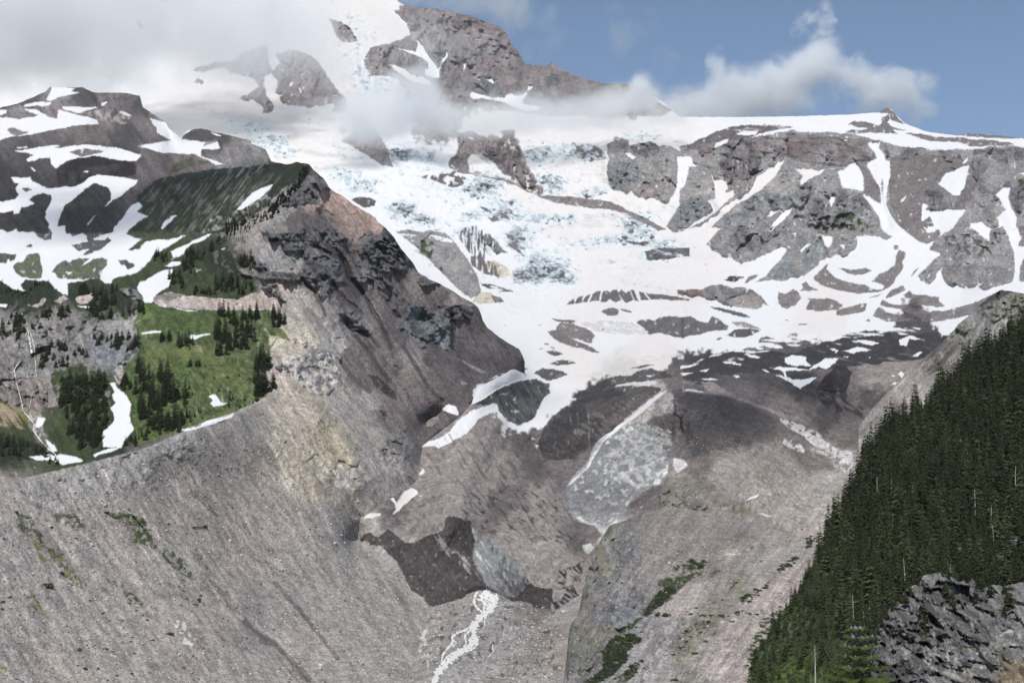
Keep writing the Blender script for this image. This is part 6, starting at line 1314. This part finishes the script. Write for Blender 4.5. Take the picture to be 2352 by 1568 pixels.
# ---- meadow and cliff trees on the left
CLU = """1050,190,1160,255,16,75,tall;the small grove between the snowfields above the meadow
1165,330,1265,425,16,85,tall;the long grove below the upper snow tongue
1275,170,1405,245,18,85,tall;the long grove below the upper snow tongue
1260,240,1345,330,16,85,tall;the long grove below the upper snow tongue
1650,230,1760,300,12,110,tall;the dark grove beside the cliff edge
1480,370,1640,450,18,110,tall;the shady slope above the pink rock band
1640,400,1745,470,9,90,tall;the shady slope above the pink rock band
1330,440,1480,470,12,55,bushy;the shady slope above the pink rock band
545,420,640,470,12,60,bushy;the ridge above the grey cliff
640,430,820,560,22,110,tall;the tall clump above the grey cliff
830,540,1000,625,16,105,tall;the top left corner of the green meadow
1490,600,1640,690,16,150,tall;the tall column of firs down the meadow
1480,730,1590,885,20,150,tall;the tall column of firs down the meadow
1600,700,1760,840,22,140,tall;the tall column of firs down the meadow
1660,600,1780,660,9,130,tall;the tall column of firs down the meadow
1870,610,1970,690,14,120,tall;the clump at the right end of the meadow
1110,750,1200,800,8,100,tall;the two clumps in the middle of the meadow
1210,790,1330,850,11,130,tall;the two clumps in the middle of the meadow
1750,900,1860,1000,14,140,tall;the line of firs along the right meadow edge
1745,1050,1780,1100,4,150,tall;the line of firs along the right meadow edge
1760,1080,1900,1165,16,150,tall;the line of firs along the right meadow edge
840,1040,900,1130,9,80,bushy;the big dark stand left of the meadow
930,960,1040,1150,16,140,tall;the big dark stand left of the meadow
1040,1040,1200,1230,24,170,tall;the big dark stand left of the meadow
1190,1150,1290,1230,6,160,tall;the big dark stand left of the meadow
940,1200,1120,1330,16,150,tall;the big dark stand left of the meadow
1020,1330,1240,1430,26,150,tall;the big dark stand left of the meadow
1240,1300,1330,1370,9,90,tall;the big dark stand left of the meadow
860,1440,1010,1510,14,90,tall;the moraine crest below the big stand
420,1050,720,1240,56,95,bushy;the bushy stand between the waterfall and the snow tongue
440,1240,730,1400,50,110,tall;the bushy stand between the waterfall and the snow tongue
470,1400,700,1530,40,120,tall;the bushy stand between the waterfall and the snow tongue
250,570,480,640,20,60,bushy;the cliff top beside the waterfall
600,560,800,640,14,70,bushy;the cliff top beside the waterfall
50,600,165,790,20,75,bushy;the dark rib left of the waterfall
0,640,35,790,7,90,tall;the far left edge of the cliff
220,680,290,715,5,60,bushy;the grey cliff beside the waterfall
275,840,340,980,9,75,bushy;the grey cliff beside the waterfall
350,790,470,850,8,60,bushy;the grey cliff beside the waterfall
370,910,470,970,7,70,bushy;the grey cliff beside the waterfall
500,850,600,900,5,55,bushy;the grey cliff beside the waterfall
640,760,740,820,8,65,bushy;the grey cliff beside the waterfall
760,760,890,850,12,80,bushy;the grey cliff beside the waterfall
890,790,965,850,8,120,tall;the left edge of the green meadow
0,1500,110,1600,12,110,tall;the dark corner stand at the far left above the moraine
110,1500,330,1590,18,90,tall;the dark corner stand at the far left above the moraine
340,1590,410,1640,6,45,bushy;the moraine crest at the far left
1280,930,1390,980,8,50,bushy;the shrubby knot in the middle of the meadow
1250,1230,1460,1330,12,45,tall;the lower edge of the meadow behind the moraine crest
1560,1180,1790,1250,20,50,tall;the lower edge of the meadow behind the moraine crest
1300,1100,1340,1190,3,60,tall;the lower edge of the meadow behind the moraine crest
1400,950,1750,1150,9,28,bushy;the open part of the meadow
30,430,240,500,18,35,bushy;the far left ledge below the snow
230,370,340,430,10,60,tall;the ledge with firs below the big snowfield
0,390,20,480,3,50,tall;the far left ledge below the snow"""
mc = []
for ln in CLU.splitlines():
    a, where = ln.split(';'); a = a.split(','); x0, y0, x1, y1, n, hp = map(float, a[:6]); kind = a[6]
    for _ in range(int(n)):
        X = rg.uniform(x0, x1) / 2.9985; Y = 522.5 + rg.uniform(y0, y1) / 2.9985; Y = min(Y, crest(X) - 2.5) if X < 655 else Y
        p = g_at('ridge', X, Y); h = hp / 3 * rg.uniform(.5, 1.08) * p[1] / F_PX; mc.append([p, h, kind, int(rg.integers(NV)), rg.uniform(0, 6.28), rg.uniform(1.0, 1.5), where])
mc.sort(key=lambda c: -c[1] / c[0][1])
for c in mc[:300]:
    p, h, kind, v, rz, wide, where = c
    put_tree('meadow_fir', p, h, kind, v, rz, ('dark pointed fir in ' if kind == 'tall' else 'dark bushy fir in ') + where, 'firs in ' + where + (' (bushy)' if kind != 'tall' else ''), wide)
rest = [c[:6] for c in mc[300:]]
for x0, y0, x1, y1, n in ((1540, 30, 1680, 0, 30), (1440, 150, 1560, 90, 10)):
    for _ in range(n):
        t = rg.random(); X = (x0 + (x1 - x0) * t) / 3 + rg.normal(0, 3); Y = 522.5 + (y0 + (y1 - y0) * t) / 3 + rg.normal(0, 8); p = g_at('ridge', X, Y); rest.append([p, rg.uniform(9, 15), 'tall', int(rg.integers(NV)), 0, 1.4])
for _ in range(200):   # the dark line of trees climbing the ridge
    t = rg.random(); X = 516.8 + (10 + 640 * t) * .293; Y = 344.5 + np.interp(10 + 640 * t, [0, 180, 340, 500, 650], [640, 560, 500, 350, 170]) * .293 + rg.normal(0, 7 + 4 * (1 - t))
    p = g_at('ridge', X, Y); rest.append([p, rg.uniform(4, 9), 'bushy' if t > .5 else 'tall', int(rg.integers(NV)), 0, 1.3])
merge_trees('tree_line', rest, 'low dark trees and scrub dotted over the ledges and crest of the left ridge')

# ---- shrubs
def shrub_np(seed, n=170, spread=1.0):
    r2 = np.random.default_rng(seed); lob = [(r2.normal(0, .42, 2), r2.uniform(.35, .6)) for _ in range(6)]; V = []; F = []
    for i in range(n):
        c, r = lob[i % 6]; d = r2.normal(0, 1, 3); d /= np.linalg.norm(d); d[2] = abs(d[2]); rr = r * r2.uniform(.55, 1.05)
        p = np.array([c[0], c[1], 0]) + d * rr; p[2] *= 1.15; s = r2.uniform(.11, .26); a = r2.normal(0, 1, 3); a /= np.linalg.norm(a); b = np.cross(a, d + .3 * r2.normal(0, 1, 3)); b /= np.linalg.norm(b) + 1e-6; k = len(V)
        V += [p - a * s, p - b * s * .7, p + a * s, p + b * s * .7]; F.append((k, k + 1, k + 2, k + 3))
    return np.array(V), np.array(F)
SH = [[me_of('shrub', *shrub_np(s), m) for s in range(4)] for m in (M_SHRUB, M_SHRUB_D, M_YEL)]
def put_shrub(layer, X, Y, rpx, mi, label, group):
    p = g_at(layer, X, Y); s = rpx * p[1] / F_PX; o = bpy.data.objects.new('shrub', SH[mi][int(rg.integers(4))]); COL.objects.link(o); o.location = p + np.array([0, -.2 * s, .1 * s]); o.scale = (s, s, s * rg.uniform(.8, 1.1)); o.rotation_euler = (0, 0, rg.uniform(0, 6.28)); tag(o, label, 'shrub', group)
for i, (x, y, r) in enumerate(nums("860,1065,40 1290,1065,33 1210,1060,19 1150,1062,24 1195,1112,27 1380,1107,17 1408,1042,21 1508,1048,22 1560,1052,16 1598,1020,11 1110,1162,11 1135,1190,19 1058,1217,12 1173,1256,19 1025,1182,26 985,1237,16 935,1355,17 1098,1347,24 1065,1052,20 1105,1002,16 948,1548,26 785,656,10 1345,1062,12 740,640,8 1240,960,10 1310,1240,8 620,560,7 500,690,8 230,1250,9 1170,1150,14 690,1185,16 740,1230,12 650,1150,14")):
    ox, oy, k = TILES['F']; put_shrub('bank', ox + x * k, oy + y * k, r * k, 0 if i % 2 else 1, 'rounded dark green shrub dotted on the gravel slope of the right bank', 'shrubs dotted on the right bank')
for i, (x, y, r) in enumerate(nums("115,400,22 190,435,14 540,375,12 640,625,9 615,595,9 735,348,10 890,378,12 1100,467,10 1158,475,12 1330,500,18 1410,497,22 330,905,40 75,980,14 20,1010,18 15,1060,16 710,1088,12 1170,1235,22 1055,1275,14 905,1285,14 855,1245,10 910,1255,10 550,1345,26 735,1335,16 770,1355,14 590,1475,22 540,1450,12 905,1505,16 675,1470,14 810,1520,14 940,1070,12 890,1020,12 1380,968,14 1370,1000,18 1350,1030,18 985,1105,9 1232,905,10 1262,935,10 1292,990,12 1320,1078,8 755,1140,10 1012,1135,12 470,1218,10 360,500,16 520,575,14 1250,860,10 30,520,10 25,575,12 145,905,8 615,1000,10 880,420,16 740,400,20 800,430,20 920,430,26 960,470,28 1000,520,22")):
    put_shrub('ridge', x / 2.9985, 1045 + y / 2.9985, r / 3, (1, 0, 1, 0)[i % 4], 'small dark green shrub on the grey moraine slope at the lower left', 'shrubs on the left moraine slope')
for x, y, r, m in ((1565, 660, 36, 1), (1905, 700, 50, 1), (1890, 765, 34, 0), (1990, 765, 28, 0), (1525, 780, 26, 0), (2200, 480, 34, 1), (2085, 330, 30, 1), (1970, 650, 30, 1), (1780, 820, 34, 1), (1620, 980, 30, 1), (1400, 880, 36, 1), (1440, 960, 34, 1), (2230, 310, 34, 1), (2250, 400, 28, 1)):
    ox, oy, k = TILES['N']; put_shrub('outcrop', ox + x * k, oy + y * k, r * k, m, 'dark shrub rooted in a crack of the grey rock outcrop', 'shrubs on the rock outcrop')

def thicket(name, layer, polys, n, rpx, mi, label, squash=1.0):
    Vs = []; Fs = []; off = 0; P = [(shrub_np(90 + i, 60)) for i in range(4)]
    areas = [np.ptp(p[:, 0]) * np.ptp(p[:, 1]) for p in polys]; tot = sum(areas)
    for pl, ar in zip(polys, areas):
        k = 0; want = int(n * ar / tot) + 1; tries = 0
        while k < want and tries < want * 20:
            tries += 1; x = rg.uniform(pl[:, 0].min(), pl[:, 0].max()); y = rg.uniform(pl[:, 1].min(), pl[:, 1].max())
            if not in_poly(pl, x, y) or gn(np.float32([[x / 9]]), np.float32([[y / 9]]), 5)[0, 0] < -.28: continue
            k += 1; p = g_at(layer, x, y); s = rpx * rg.uniform(.5, 1.3) * p[1] / F_PX; V, F = P[k % 4]; a = rg.uniform(0, 6.28); c, sn = math.cos(a), math.sin(a)
            Vs.append(np.stack([(V[:, 0] * c - V[:, 1] * sn) * s + p[0], (V[:, 0] * sn + V[:, 1] * c) * s + p[1], V[:, 2] * s * squash + p[2] + .1 * s], -1)); Fs.append(F + off); off += len(V)
    me = mesh_np(name, np.vstack(Vs), np.vstack(Fs), None, False); me.materials.append((M_SHRUB, M_SHRUB_D, M_YEL)[mi]); o = bpy.data.objects.new(name, me); COL.objects.link(o)
    o['kind'] = 'stuff'; o['label'] = label; o['category'] = 'brush'; return o
thicket('brush', 'bank', [tp('F', "700,1060 760,960 830,880 900,840 970,850 950,890 890,930 840,980 760,1050"), tp('F', "440,1250 560,1200 640,1200 700,1240 640,1280 580,1340 580,1400 520,1460 440,1530 340,1580 250,1600 400,1460 400,1340"),
     tp('F', "1440,1010 1440,930 1540,860 1610,860 1600,910 1500,980"), tp('F', "1610,860 1630,790 1690,790 1690,830 1640,860"), tp('F', "1720,760 1740,690 1860,620 1880,640 1800,700"), tp('F', "1930,560 1930,480 2010,440 2000,540"),
     tp('F', "1000,700 1060,640 1150,640 1220,670 1110,720"), tp('F', "560,1500 600,1440 690,1400 650,1500 580,1567")], 420, 6.5, 1, 'dense dark green thickets of alder brush on the right bank')
thicket('low_brush', 'bank', [tp('F', "800,830 900,760 1150,700 1200,720 1050,800 960,880"), tp('F', "1190,770 1240,720 1290,720 1220,770"), tp('F', "1380,1080 1420,1010 1460,990 1440,1050"), tp('F', "930,690 940,670 990,690 980,740"), tp('F', "1000,1200 1100,1110 1110,1130 1030,1220"), tp('F', "540,1200 560,1140 700,1060 690,1090 620,1150")], 150, 4, 0, 'low light green brush along the gravel ledges of the right bank')
thicket('hill_brush', 'hill', [tp('N', "200,1100 180,900 210,720 300,560 420,450 560,430 640,560 700,700 660,1000 600,1100")], 620, 7, 0, 'green brush covering the foot of the forest hill')
thicket('herbs', 'ridge', [tp('02', "90,400 200,410 300,560 350,640 440,680 480,780 600,900 560,920 440,830 330,660 200,560 120,500"), tp('02', "155,970 240,965 310,1080 370,1160 260,1080"), tp('02', "720,840 860,900 830,930 740,870")], 170, 2.4, 2, 'yellowish green herbs growing in stripes down the left moraine')
thicket('green_herbs', 'ridge', [tp('02', "725,395 800,400 1000,440 1030,530 1090,640 990,620 900,600 950,540 860,480"), tp('02', "1110,650 1180,655 1260,720 1320,800 1340,860 1260,820 1180,760"), tp('02', "835,930 920,950 1000,1050 960,1045 880,990")], 210, 2.6, 0, 'bright green herbs growing in stripes down the left moraine')
thicket('meadow_shrubs', 'ridge', [tp('01', "930,640 1500,575 1850,570 1950,700 1850,900 1780,1180 1400,1330 1250,1390 900,1400 850,950")], 330, 2.0, 0, 'low green tufts of shrubs spread over the meadow', .7)

# ---- stones
def rock_np(seed, sub=1):
    r2 = np.random.default_rng(seed)
    t = (1 + 5 ** .5) / 2; V = [(-1, t, 0), (1, t, 0), (-1, -t, 0), (1, -t, 0), (0, -1, t), (0, 1, t), (0, -1, -t), (0, 1, -t), (t, 0, -1), (t, 0, 1), (-t, 0, -1), (-t, 0, 1)]
    F = [(0, 11, 5), (0, 5, 1), (0, 1, 7), (0, 7, 10), (0, 10, 11), (1, 5, 9), (5, 11, 4), (11, 10, 2), (10, 7, 6), (7, 1, 8), (3, 9, 4), (3, 4, 2), (3, 2, 6), (3, 6, 8), (3, 8, 9), (4, 9, 5), (2, 4, 11), (6, 2, 10), (8, 6, 7), (9, 8, 1)]
    V = [np.array(v) / np.linalg.norm(v) for v in V]
    for _ in range(sub):
        N = []; mid = {}
        def m(a, b):
            k = (min(a, b), max(a, b))
            if k not in mid: v = V[a] + V[b]; V.append(v / np.linalg.norm(v)); mid[k] = len(V) - 1
            return mid[k]
        for a, b, c in F: x, y, z = m(a, b), m(b, c), m(c, a); N += [(a, x, z), (b, y, x), (c, z, y), (x, y, z)]
        F = N
    V = np.array(V); pl = r2.normal(0, 1, (9, 3)); pl /= np.linalg.norm(pl, axis=1)[:, None]; cut = r2.uniform(.62, .9, 9)
    for p, c in zip(pl, cut): d = V @ p; V = np.where(d[:, None] > c, V - (d - c)[:, None] * p, V)
    V *= np.array([1, r2.uniform(.7, 1), r2.uniform(.55, .85)]) * (1 + r2.normal(0, .04, (len(V), 1)))
    return V, np.array(F)
RK = [[me_of('boulder', *rock_np(s, 2), m) for s in range(4)] for m in (M_STONE, M_STONE_L, M_STONE_D)]
def boulder(layer, X, Y, rpx, mi, label, group):
    p = g_at(layer, X, Y); s = rpx * p[1] / F_PX; o = bpy.data.objects.new('boulder', RK[mi][int(rg.integers(4))]); COL.objects.link(o); o.location = p + np.array([0, -.2 * s, .25 * s]); o.scale = (s,) * 3; o.rotation_euler = (rg.uniform(-.3, .3), rg.uniform(-.3, .3), rg.uniform(0, 6.28)); tag(o, label, 'boulder', group)
for q in "415,805,24,0 95,850,14,0 145,1190,13,1 1585,590,13,1 2310,612,17,1 1420,775,16,2 1550,938,17,0 2210,1448,19,1 1920,1490,11,1 1315,1500,14,0 1265,1465,14,2 1030,1400,9,1 490,1530,14,1 360,1075,11,1 680,1138,13,1 1900,1155,11,0 1400,1365,11,1 2290,1455,19,0 1950,800,9,2 1665,690,11,1 140,1247,9,1 267,772,7,1 742,1550,10,2 410,175,15,2 447,178,11,2 885,17,11,2 1765,1150,9,1 1850,835,12,0 240,90,10,0 185,200,9,0 1640,95,10,2 1170,348,9,1 1600,362,9,2 20,1140,8,1 2180,890,12,1 2075,920,9,0 2100,860,8,1 780,1180,8,0 990,1210,8,1 480,575,9,1 300,1180,9,0".split():
    x, y, r, m = map(float, q.split(',')); m = int(m); c = ('mid grey', 'pale', 'dark')[m]
    z = 'at the moraine crest' if y < 250 else 'near the valley floor' if x > 1700 else 'on the lower left moraine slope'
    boulder('ridge', x / 2.9985, 1045 + y / 2.9985, r / 3, m, f'{c} boulder lying {z}', f'{c} boulders {z}')
for q in "1000,385,14,2 1025,430,9,2 1045,350,9,1 1160,345,9,1 912,272,11,1 690,245,10,1 760,588,12,2 545,885,7,1 1300,945,14,2 1298,1112,10,1 1190,1140,10,1 1350,500,8,1 1520,555,12,2 1800,578,12,1 1242,842,8,1 455,925,8,2 1590,650,9,2 1000,1240,9,1 890,1240,9,1 1900,410,9,2 1150,545,9,2 680,210,8,0 900,665,14,1 1430,780,8,1".split():
    x, y, r, m = map(float, q.split(',')); m = int(m); c = ('mid grey', 'pale', 'dark')[m]; ox, oy, k = TILES['F']
    lay = 'bank' if oy + y * k > 1215 else 'mountain'
    boulder(lay, ox + x * k, oy + y * k, r * k, m, f'{c} boulder on the stony slope of the right bank', f'{c} boulders on the right bank')
def stones(name, layer, poly, n, r0, r1, label, w=(.5, .25, .25)):
    R0 = [rock_np(20 + i, 0) for i in range(6)]; Vs = []; Fs = []; off = 0; mi = []; pl = poly; k = 0
    xs = rg.uniform(pl[:, 0].min(), pl[:, 0].max(), n * 4); ys = rg.uniform(pl[:, 1].min(), pl[:, 1].max(), n * 4)
    for x, y in zip(xs, ys):
        if k >= n: break
        if not in_poly(pl, x, y): continue
        k += 1; p = g_at(layer, x, y); s = (r0 + (r1 - r0) * rg.random() ** 4) * p[1] / F_PX; V, F = R0[k % 6]; a = rg.uniform(0, 6.28); c, sn = math.cos(a), math.sin(a)
        Vs.append(np.stack([(V[:, 0] * c - V[:, 1] * sn) * s + p[0], (V[:, 0] * sn + V[:, 1] * c) * s + p[1], V[:, 2] * s + p[2] + .15 * s], -1)); Fs.append(F + off); off += len(V)
        mi.append(np.full(len(F), rg.choice(3, p=w), np.int32))
    me = mesh_np(name, np.vstack(Vs), np.vstack(Fs), None, False)
    for m in (M_STONE, M_STONE_L, M_STONE_D): me.materials.append(m)
    me.polygons.foreach_set('material_index', np.concatenate(mi)); o = bpy.data.objects.new(name, me); COL.objects.link(o)
    o['kind'] = 'stuff'; o['label'] = label; o['category'] = 'stones'
stones('loose_stones', 'ridge', nums("0,1130 330,1060 640,930 800,1100 930,1320 950,1568 0,1568"), 6000, .5, 4.4, 'loose stones scattered over the left moraine slope')
stones('pale_rubble', 'ridge', nums('660,1440 760,1390 900,1400 960,1460 930,1560 780,1540'), 900, .8, 3.2, 'pale blocks of broken rock low on the left moraine', (.2, .7, .1))
stones('river_stones', 'mountain', nums("960,1400 1090,1370 1290,1400 1300,1568 930,1568"), 3000, .6, 4.2, 'loose pale stones covering the valley floor by the river', (.4, .45, .15))
stones('bank_stones', 'bank', nums("1440,1225 1560,1225 1900,1260 1720,1560 1500,1568 1300,1568 1330,1400"), 2600, .5, 3.2, 'loose stones scattered over the right bank', (.45, .35, .2))
stones('slope_stones', 'mountain', nums("1480,1120 1560,1000 1700,1000 1950,1000 1930,1200 1850,1230 1500,1150"), 2200, .4, 2.4, 'loose stones scattered over the brown debris slope', (.5, .3, .2))

# ---- water
def water_mat():
    m = plain_mat('white_water', (.74, .74, .72), .35, .9, .25); m.node_tree.nodes['Principled BSDF'].inputs['Specular IOR Level'].default_value = .5; return m
M_WATER = water_mat()
def ribbons(name, layer, lines, pull=.002):
    Vs = []; Fs = []
    for pts, w0, w1 in lines:
        P = np.array(pts); d = np.r_[0, np.cumsum(np.linalg.norm(np.diff(P, axis=0), axis=1))]; n = max(3, int(d[-1] / 1.5)); t = np.linspace(0, d[-1], n)
        x = np.interp(t, d, P[:, 0]) + gn((t / 9)[None].astype(np.float32), np.float32([[w0 * 3]]) * np.ones((1, n), np.float32), 3)[0] * .9; y = np.interp(t, d, P[:, 1])
        tx = np.gradient(x); ty = np.gradient(y); L = np.hypot(tx, ty) + 1e-6; w = np.linspace(w0, w1, n) * (1 + .9 * gn((t / 4)[None].astype(np.float32), np.ones((1, n), np.float32) * 7.7, 4)[0])
        rows = [(x + s * w * -ty / L, y + s * w * tx / L) for s in (-1, -.35, .35, 1)]
        off = sum(len(v) for v in Vs)
        V = np.stack([at(a, b, np.exp(samp(GROUND[layer], a, b)) * (1 - pull * (1.0 if i in (1, 2) else .35))) for i, (a, b) in enumerate(rows)], 1).reshape(-1, 3); Vs.append(V)
        for i in range(n - 1):
            for j in range(3): Fs.append((off + i * 4 + j, off + i * 4 + j + 1, off + (i + 1) * 4 + j + 1, off + (i + 1) * 4 + j))
    me = mesh_np(name, np.vstack(Vs), np.array(Fs), None, True); me.materials.append(M_WATER); o = bpy.data.objects.new(name, me); COL.objects.link(o); return o
def L12(s, w0, w1, t='12'): k = 1.75 if t == '12' else .62; return (tp(t, s), w0 * k, w1 * k)
o = ribbons('river', 'mountain', [L12("975,940 1030,965 1055,1000 1045,1045 1000,1080 950,1120 915,1170 910,1230 920,1270 880,1320 820,1350 760,1400 700,1450 660,1500 635,1567 610,1640", 4.2, 4.2),
    L12("940,935 920,965 912,1010 930,1050 965,1075", 1.6, 1.4), L12("970,945 965,990 990,1030 975,1070", 1.6, 1.5), L12("1010,955 995,1000 1030,1030", 1.3, 1.3), L12("1065,950 1075,990 1050,1030", 1.6, 1.4),
    L12("920,1160 860,1200 800,1220 760,1250 765,1290 730,1330 700,1370 690,1410 720,1440", 1.6, 1.1), L12("900,1190 850,1240 860,1290 845,1330", 1.4, 1.2), L12("925,1270 940,1300 900,1340 850,1345", 1.1, 1.1), L12("760,1260 790,1290 770,1320", .9, .8),
    L12("980,1080 990,1130 985,1180", .9, .7), L12("900,1240 880,1270 890,1300", 1.2, 1.0), L12("800,1345 740,1380 700,1420", 1.4, 1.2), L12("1000,1090 960,1110 930,1150", 2.0, 1.8), L12("1040,1300 1045,1350 1010,1390", .8, .6),
    L12("945,960 1000,985 1045,1010", 1.2, 1.2), L12("930,990 980,1000 1010,1040", 1.1, 1.0)], .0016)
structure(o)
def fall(label, lines):
    o = ribbons('waterfall', 'ridge', lines, .003); tag(o, label, 'waterfall', None)
fall('upper right waterfall, a thin white veil widening down the grey cliff', [L12("150,585 160,615 180,645 188,668", .6, .9, '01'), L12("185,685 195,730 205,780 212,830 220,865", 1.2, 3.4, '01'), L12("200,700 222,760 235,820 238,860", .8, 1.6, '01')])
fall('short narrow waterfall directly below the wide veil on the grey cliff', [L12("240,900 245,940 248,980 250,1030", 1.4, 1.2, '01')])
fall('lower left waterfall, a slanting white strand on dark rock', [L12("142,918 120,945 100,975 103,1010 112,1058", 1.5, 2.2, '01'), L12("112,1060 125,1110 138,1160 150,1215 160,1265", 1.5, 1.6, '01')])
fall('faint white trickle over reddish rock right of the lower strand', [L12("235,1120 215,1170 210,1220 200,1250", .9, 1.1, '01')])
o = ribbons('creek', 'ridge', [L12("165,1270 200,1310 235,1350 235,1400 260,1440 290,1480 330,1520 380,1560 400,1590", 1.8, 2.4, '01'), L12("205,1260 215,1300 235,1330", 1.0, 1.2, '01')], .003); structure(o)

# ---- firs on the outcrop
for x, yb, yt, wd_, lb in ((1665, 1195, 900, 1.25, 'tall dark fir standing alone in the notch of the grey outcrop'), (1815, 985, 870, 1.5, 'short fir on the outcrop left of the two dead trunks'), (1862, 1075, 895, 1.4, 'dark leaning fir on the outcrop below the dead trunks'),
        (1535, 1020, 930, 1.7, 'small bushy fir on the left shoulder of the grey outcrop'), (2025, 1010, 840, 1.3, 'dark fir rooted on the outcrop in a cleft right of the leaning fir'), (2120, 960, 880, 1.7, 'low bushy fir on the pale rock face at the right'), (2245, 1040, 900, 1.5, 'dark fir on the outcrop near the right photo edge'), (2215, 1095, 1030, 1.8, 'smallest bushy fir beneath the right edge fir on the outcrop')):
    ox, oy, k = TILES['22']; X, YB = ox + x * k, oy + yb * k; YB = max(YB, toph(X) + 3); p = g_at('outcrop', X, YB); h = (YB - (oy + yt * k)) * p[1] / F_PX
    put_tree('outcrop_fir', p * .995, h, 'tall' if wd_ < 1.45 else 'bushy', int(rg.integers(NV)), rg.uniform(0, 6), lb, None, wd_ * (1 if wd_ < 1.45 else .8))

for i in range(13):
    X = 2006 + i * 10.5 + rg.uniform(-3, 3) if i < 9 else 2175 + (i - 9) * 42 + rg.uniform(-8, 8); YB = toph(X) + rg.uniform(2, 22); p = g_at('outcrop', X, YB); h = rg.uniform(22, 46) * p[1] / F_PX
    put_tree('outcrop_fir', p * .997, h, 'tall' if i % 3 else 'bushy', int(rg.integers(NV)), rg.uniform(0, 6), 'small dark fir breaking the ' + ('left' if i < 9 else 'upper right') + ' rim of the grey outcrop', 'small firs along the ' + ('left' if i < 9 else 'upper right') + ' rim of the outcrop', 1.1)

# ---- the near fir with its cones
def near_fir():
    r2 = np.random.default_rng(5); D = 45.0; top = at(1972, 1440, D); base_z = -14 - D * .17 - .0009 * D * D + .05 * top[0] - .8; H = top[2] - base_z
    root = empty('cone_bearing_fir', (top[0], D, base_z)); tag(root, 'nearest fir top rising from the bottom edge, thick with upright grey cones', 'tree')
    tV, tF = stem_np(H, .17, 3, seg=8, top=.08); child('trunk', me_of('near_trunk', tV, tF, M_BARK), root)
    V = []; F = []; bV = []; bF = []; cones = []
    z = H - .12; wh = 0
    while z > H - 5.2:
        t = H - z; L0 = .18 + t * .62; nb = 7
        for k in range(nb):
            a = 6.2832 * (k + r2.random() * .7) / nb; L = L0 * r2.uniform(.75, 1.1); d = np.array([math.cos(a), math.sin(a), 0]); s = np.array([-d[1], d[0], 0]); m = int(L / .045) + 4; pts = []
            for i in range(m + 1):
                u = i / m; pts.append(np.array([0, 0, z]) + d * L * u + np.array([0, 0, -.10 * L * math.sin(u * 2.2) + .16 * L * u * u]))
            n = len(bV)
            for i, p in enumerate(pts):
                w = .012 * (1 - .7 * i / m); bV += [p + s * w, p - s * w, p + np.array([0, 0, w * 1.4])]
            for i in range(m):
                for j in range(3): bF.append((n + i * 3 + j, n + i * 3 + (j + 1) % 3, n + (i + 1) * 3 + (j + 1) % 3, n + (i + 1) * 3 + j))
            for i in range(1, m + 1):
                u = i / m; tl = (.05 + .40 * L * (1 - u) * u + .04)
                for sg in (-1, 1):
                    td = d * .55 + s * sg * .8; td /= np.linalg.norm(td); ns = int(tl / .03) + 1
                    for q in range(ns + 1):
                        c = pts[i] + td * tl * q / max(ns, 1) + np.array([0, 0, .02 * q]); nn = np.cross(td, [0, 0, 1.0]); nl = .034
                        for b in range(4):
                            ang = r2.uniform(0, 3.14); e = nn * math.cos(ang) + np.array([0, 0, abs(math.sin(ang))]); e = e * (1 if b % 2 else -1) if ang < .5 else e; e = e + td * .5; e /= np.linalg.norm(e); n = len(V); wv = td * .009
                            V += [c - wv, c + wv, c + e * nl + wv * .3, c + e * nl - wv * .3]; F.append((n, n + 1, n + 2, n + 3))
            if t < 1.6 or r2.random() < .3:
                for _ in range(2 if t < .9 else 1):
                    i = int(r2.uniform(.35, .95) * m); cones.append((pts[i] + np.array([0, 0, .02]), r2.uniform(.11, .15)))
        z -= .26 + .02 * wh; wh += 1
    for _ in range(9):
        a = r2.uniform(0, 6.28); cones.append((np.array([.09 * math.cos(a), .09 * math.sin(a), H - r2.uniform(.1, .5)]), .13))
    child('crown', me_of('near_crown', np.array(V), np.array(F), leaf_mat('near_needles', (.10, .125, .045), .3)), root)
    child('branches', me_of('near_branches', np.array(bV), np.array(bF), M_BARK), root)
    cV = []; cF = []; nu, nv = 10, 9
    for i in range(nv + 1):
        u = i / nv; r = .27 * math.sin(math.pi * min(max(u, .06), .97)) ** .45 * (1 + .10 * (i % 2))
        for j in range(nu): b = 6.2832 * (j + .5 * (i % 2)) / nu; cV.append((r * math.cos(b), r * math.sin(b), u))
    for i in range(nv):
        for j in range(nu): cF.append((i * nu + j, i * nu + (j + 1) % nu, (i + 1) * nu + (j + 1) % nu, (i + 1) * nu + j))
    cm = me_of('cone', np.array(cV), np.array(cF), plain_mat('grey_cone_scales', (.17, .17, .175), .6, 30, .35)); cones = cones[:90]
    for p, s in cones:
        o = child('cone', cm, root); o.location = p; o.scale = (s * .9, s * .9, s); o.rotation_euler = (r2.normal(0, .12), r2.normal(0, .12), 0)
near_fir()
print('things built')
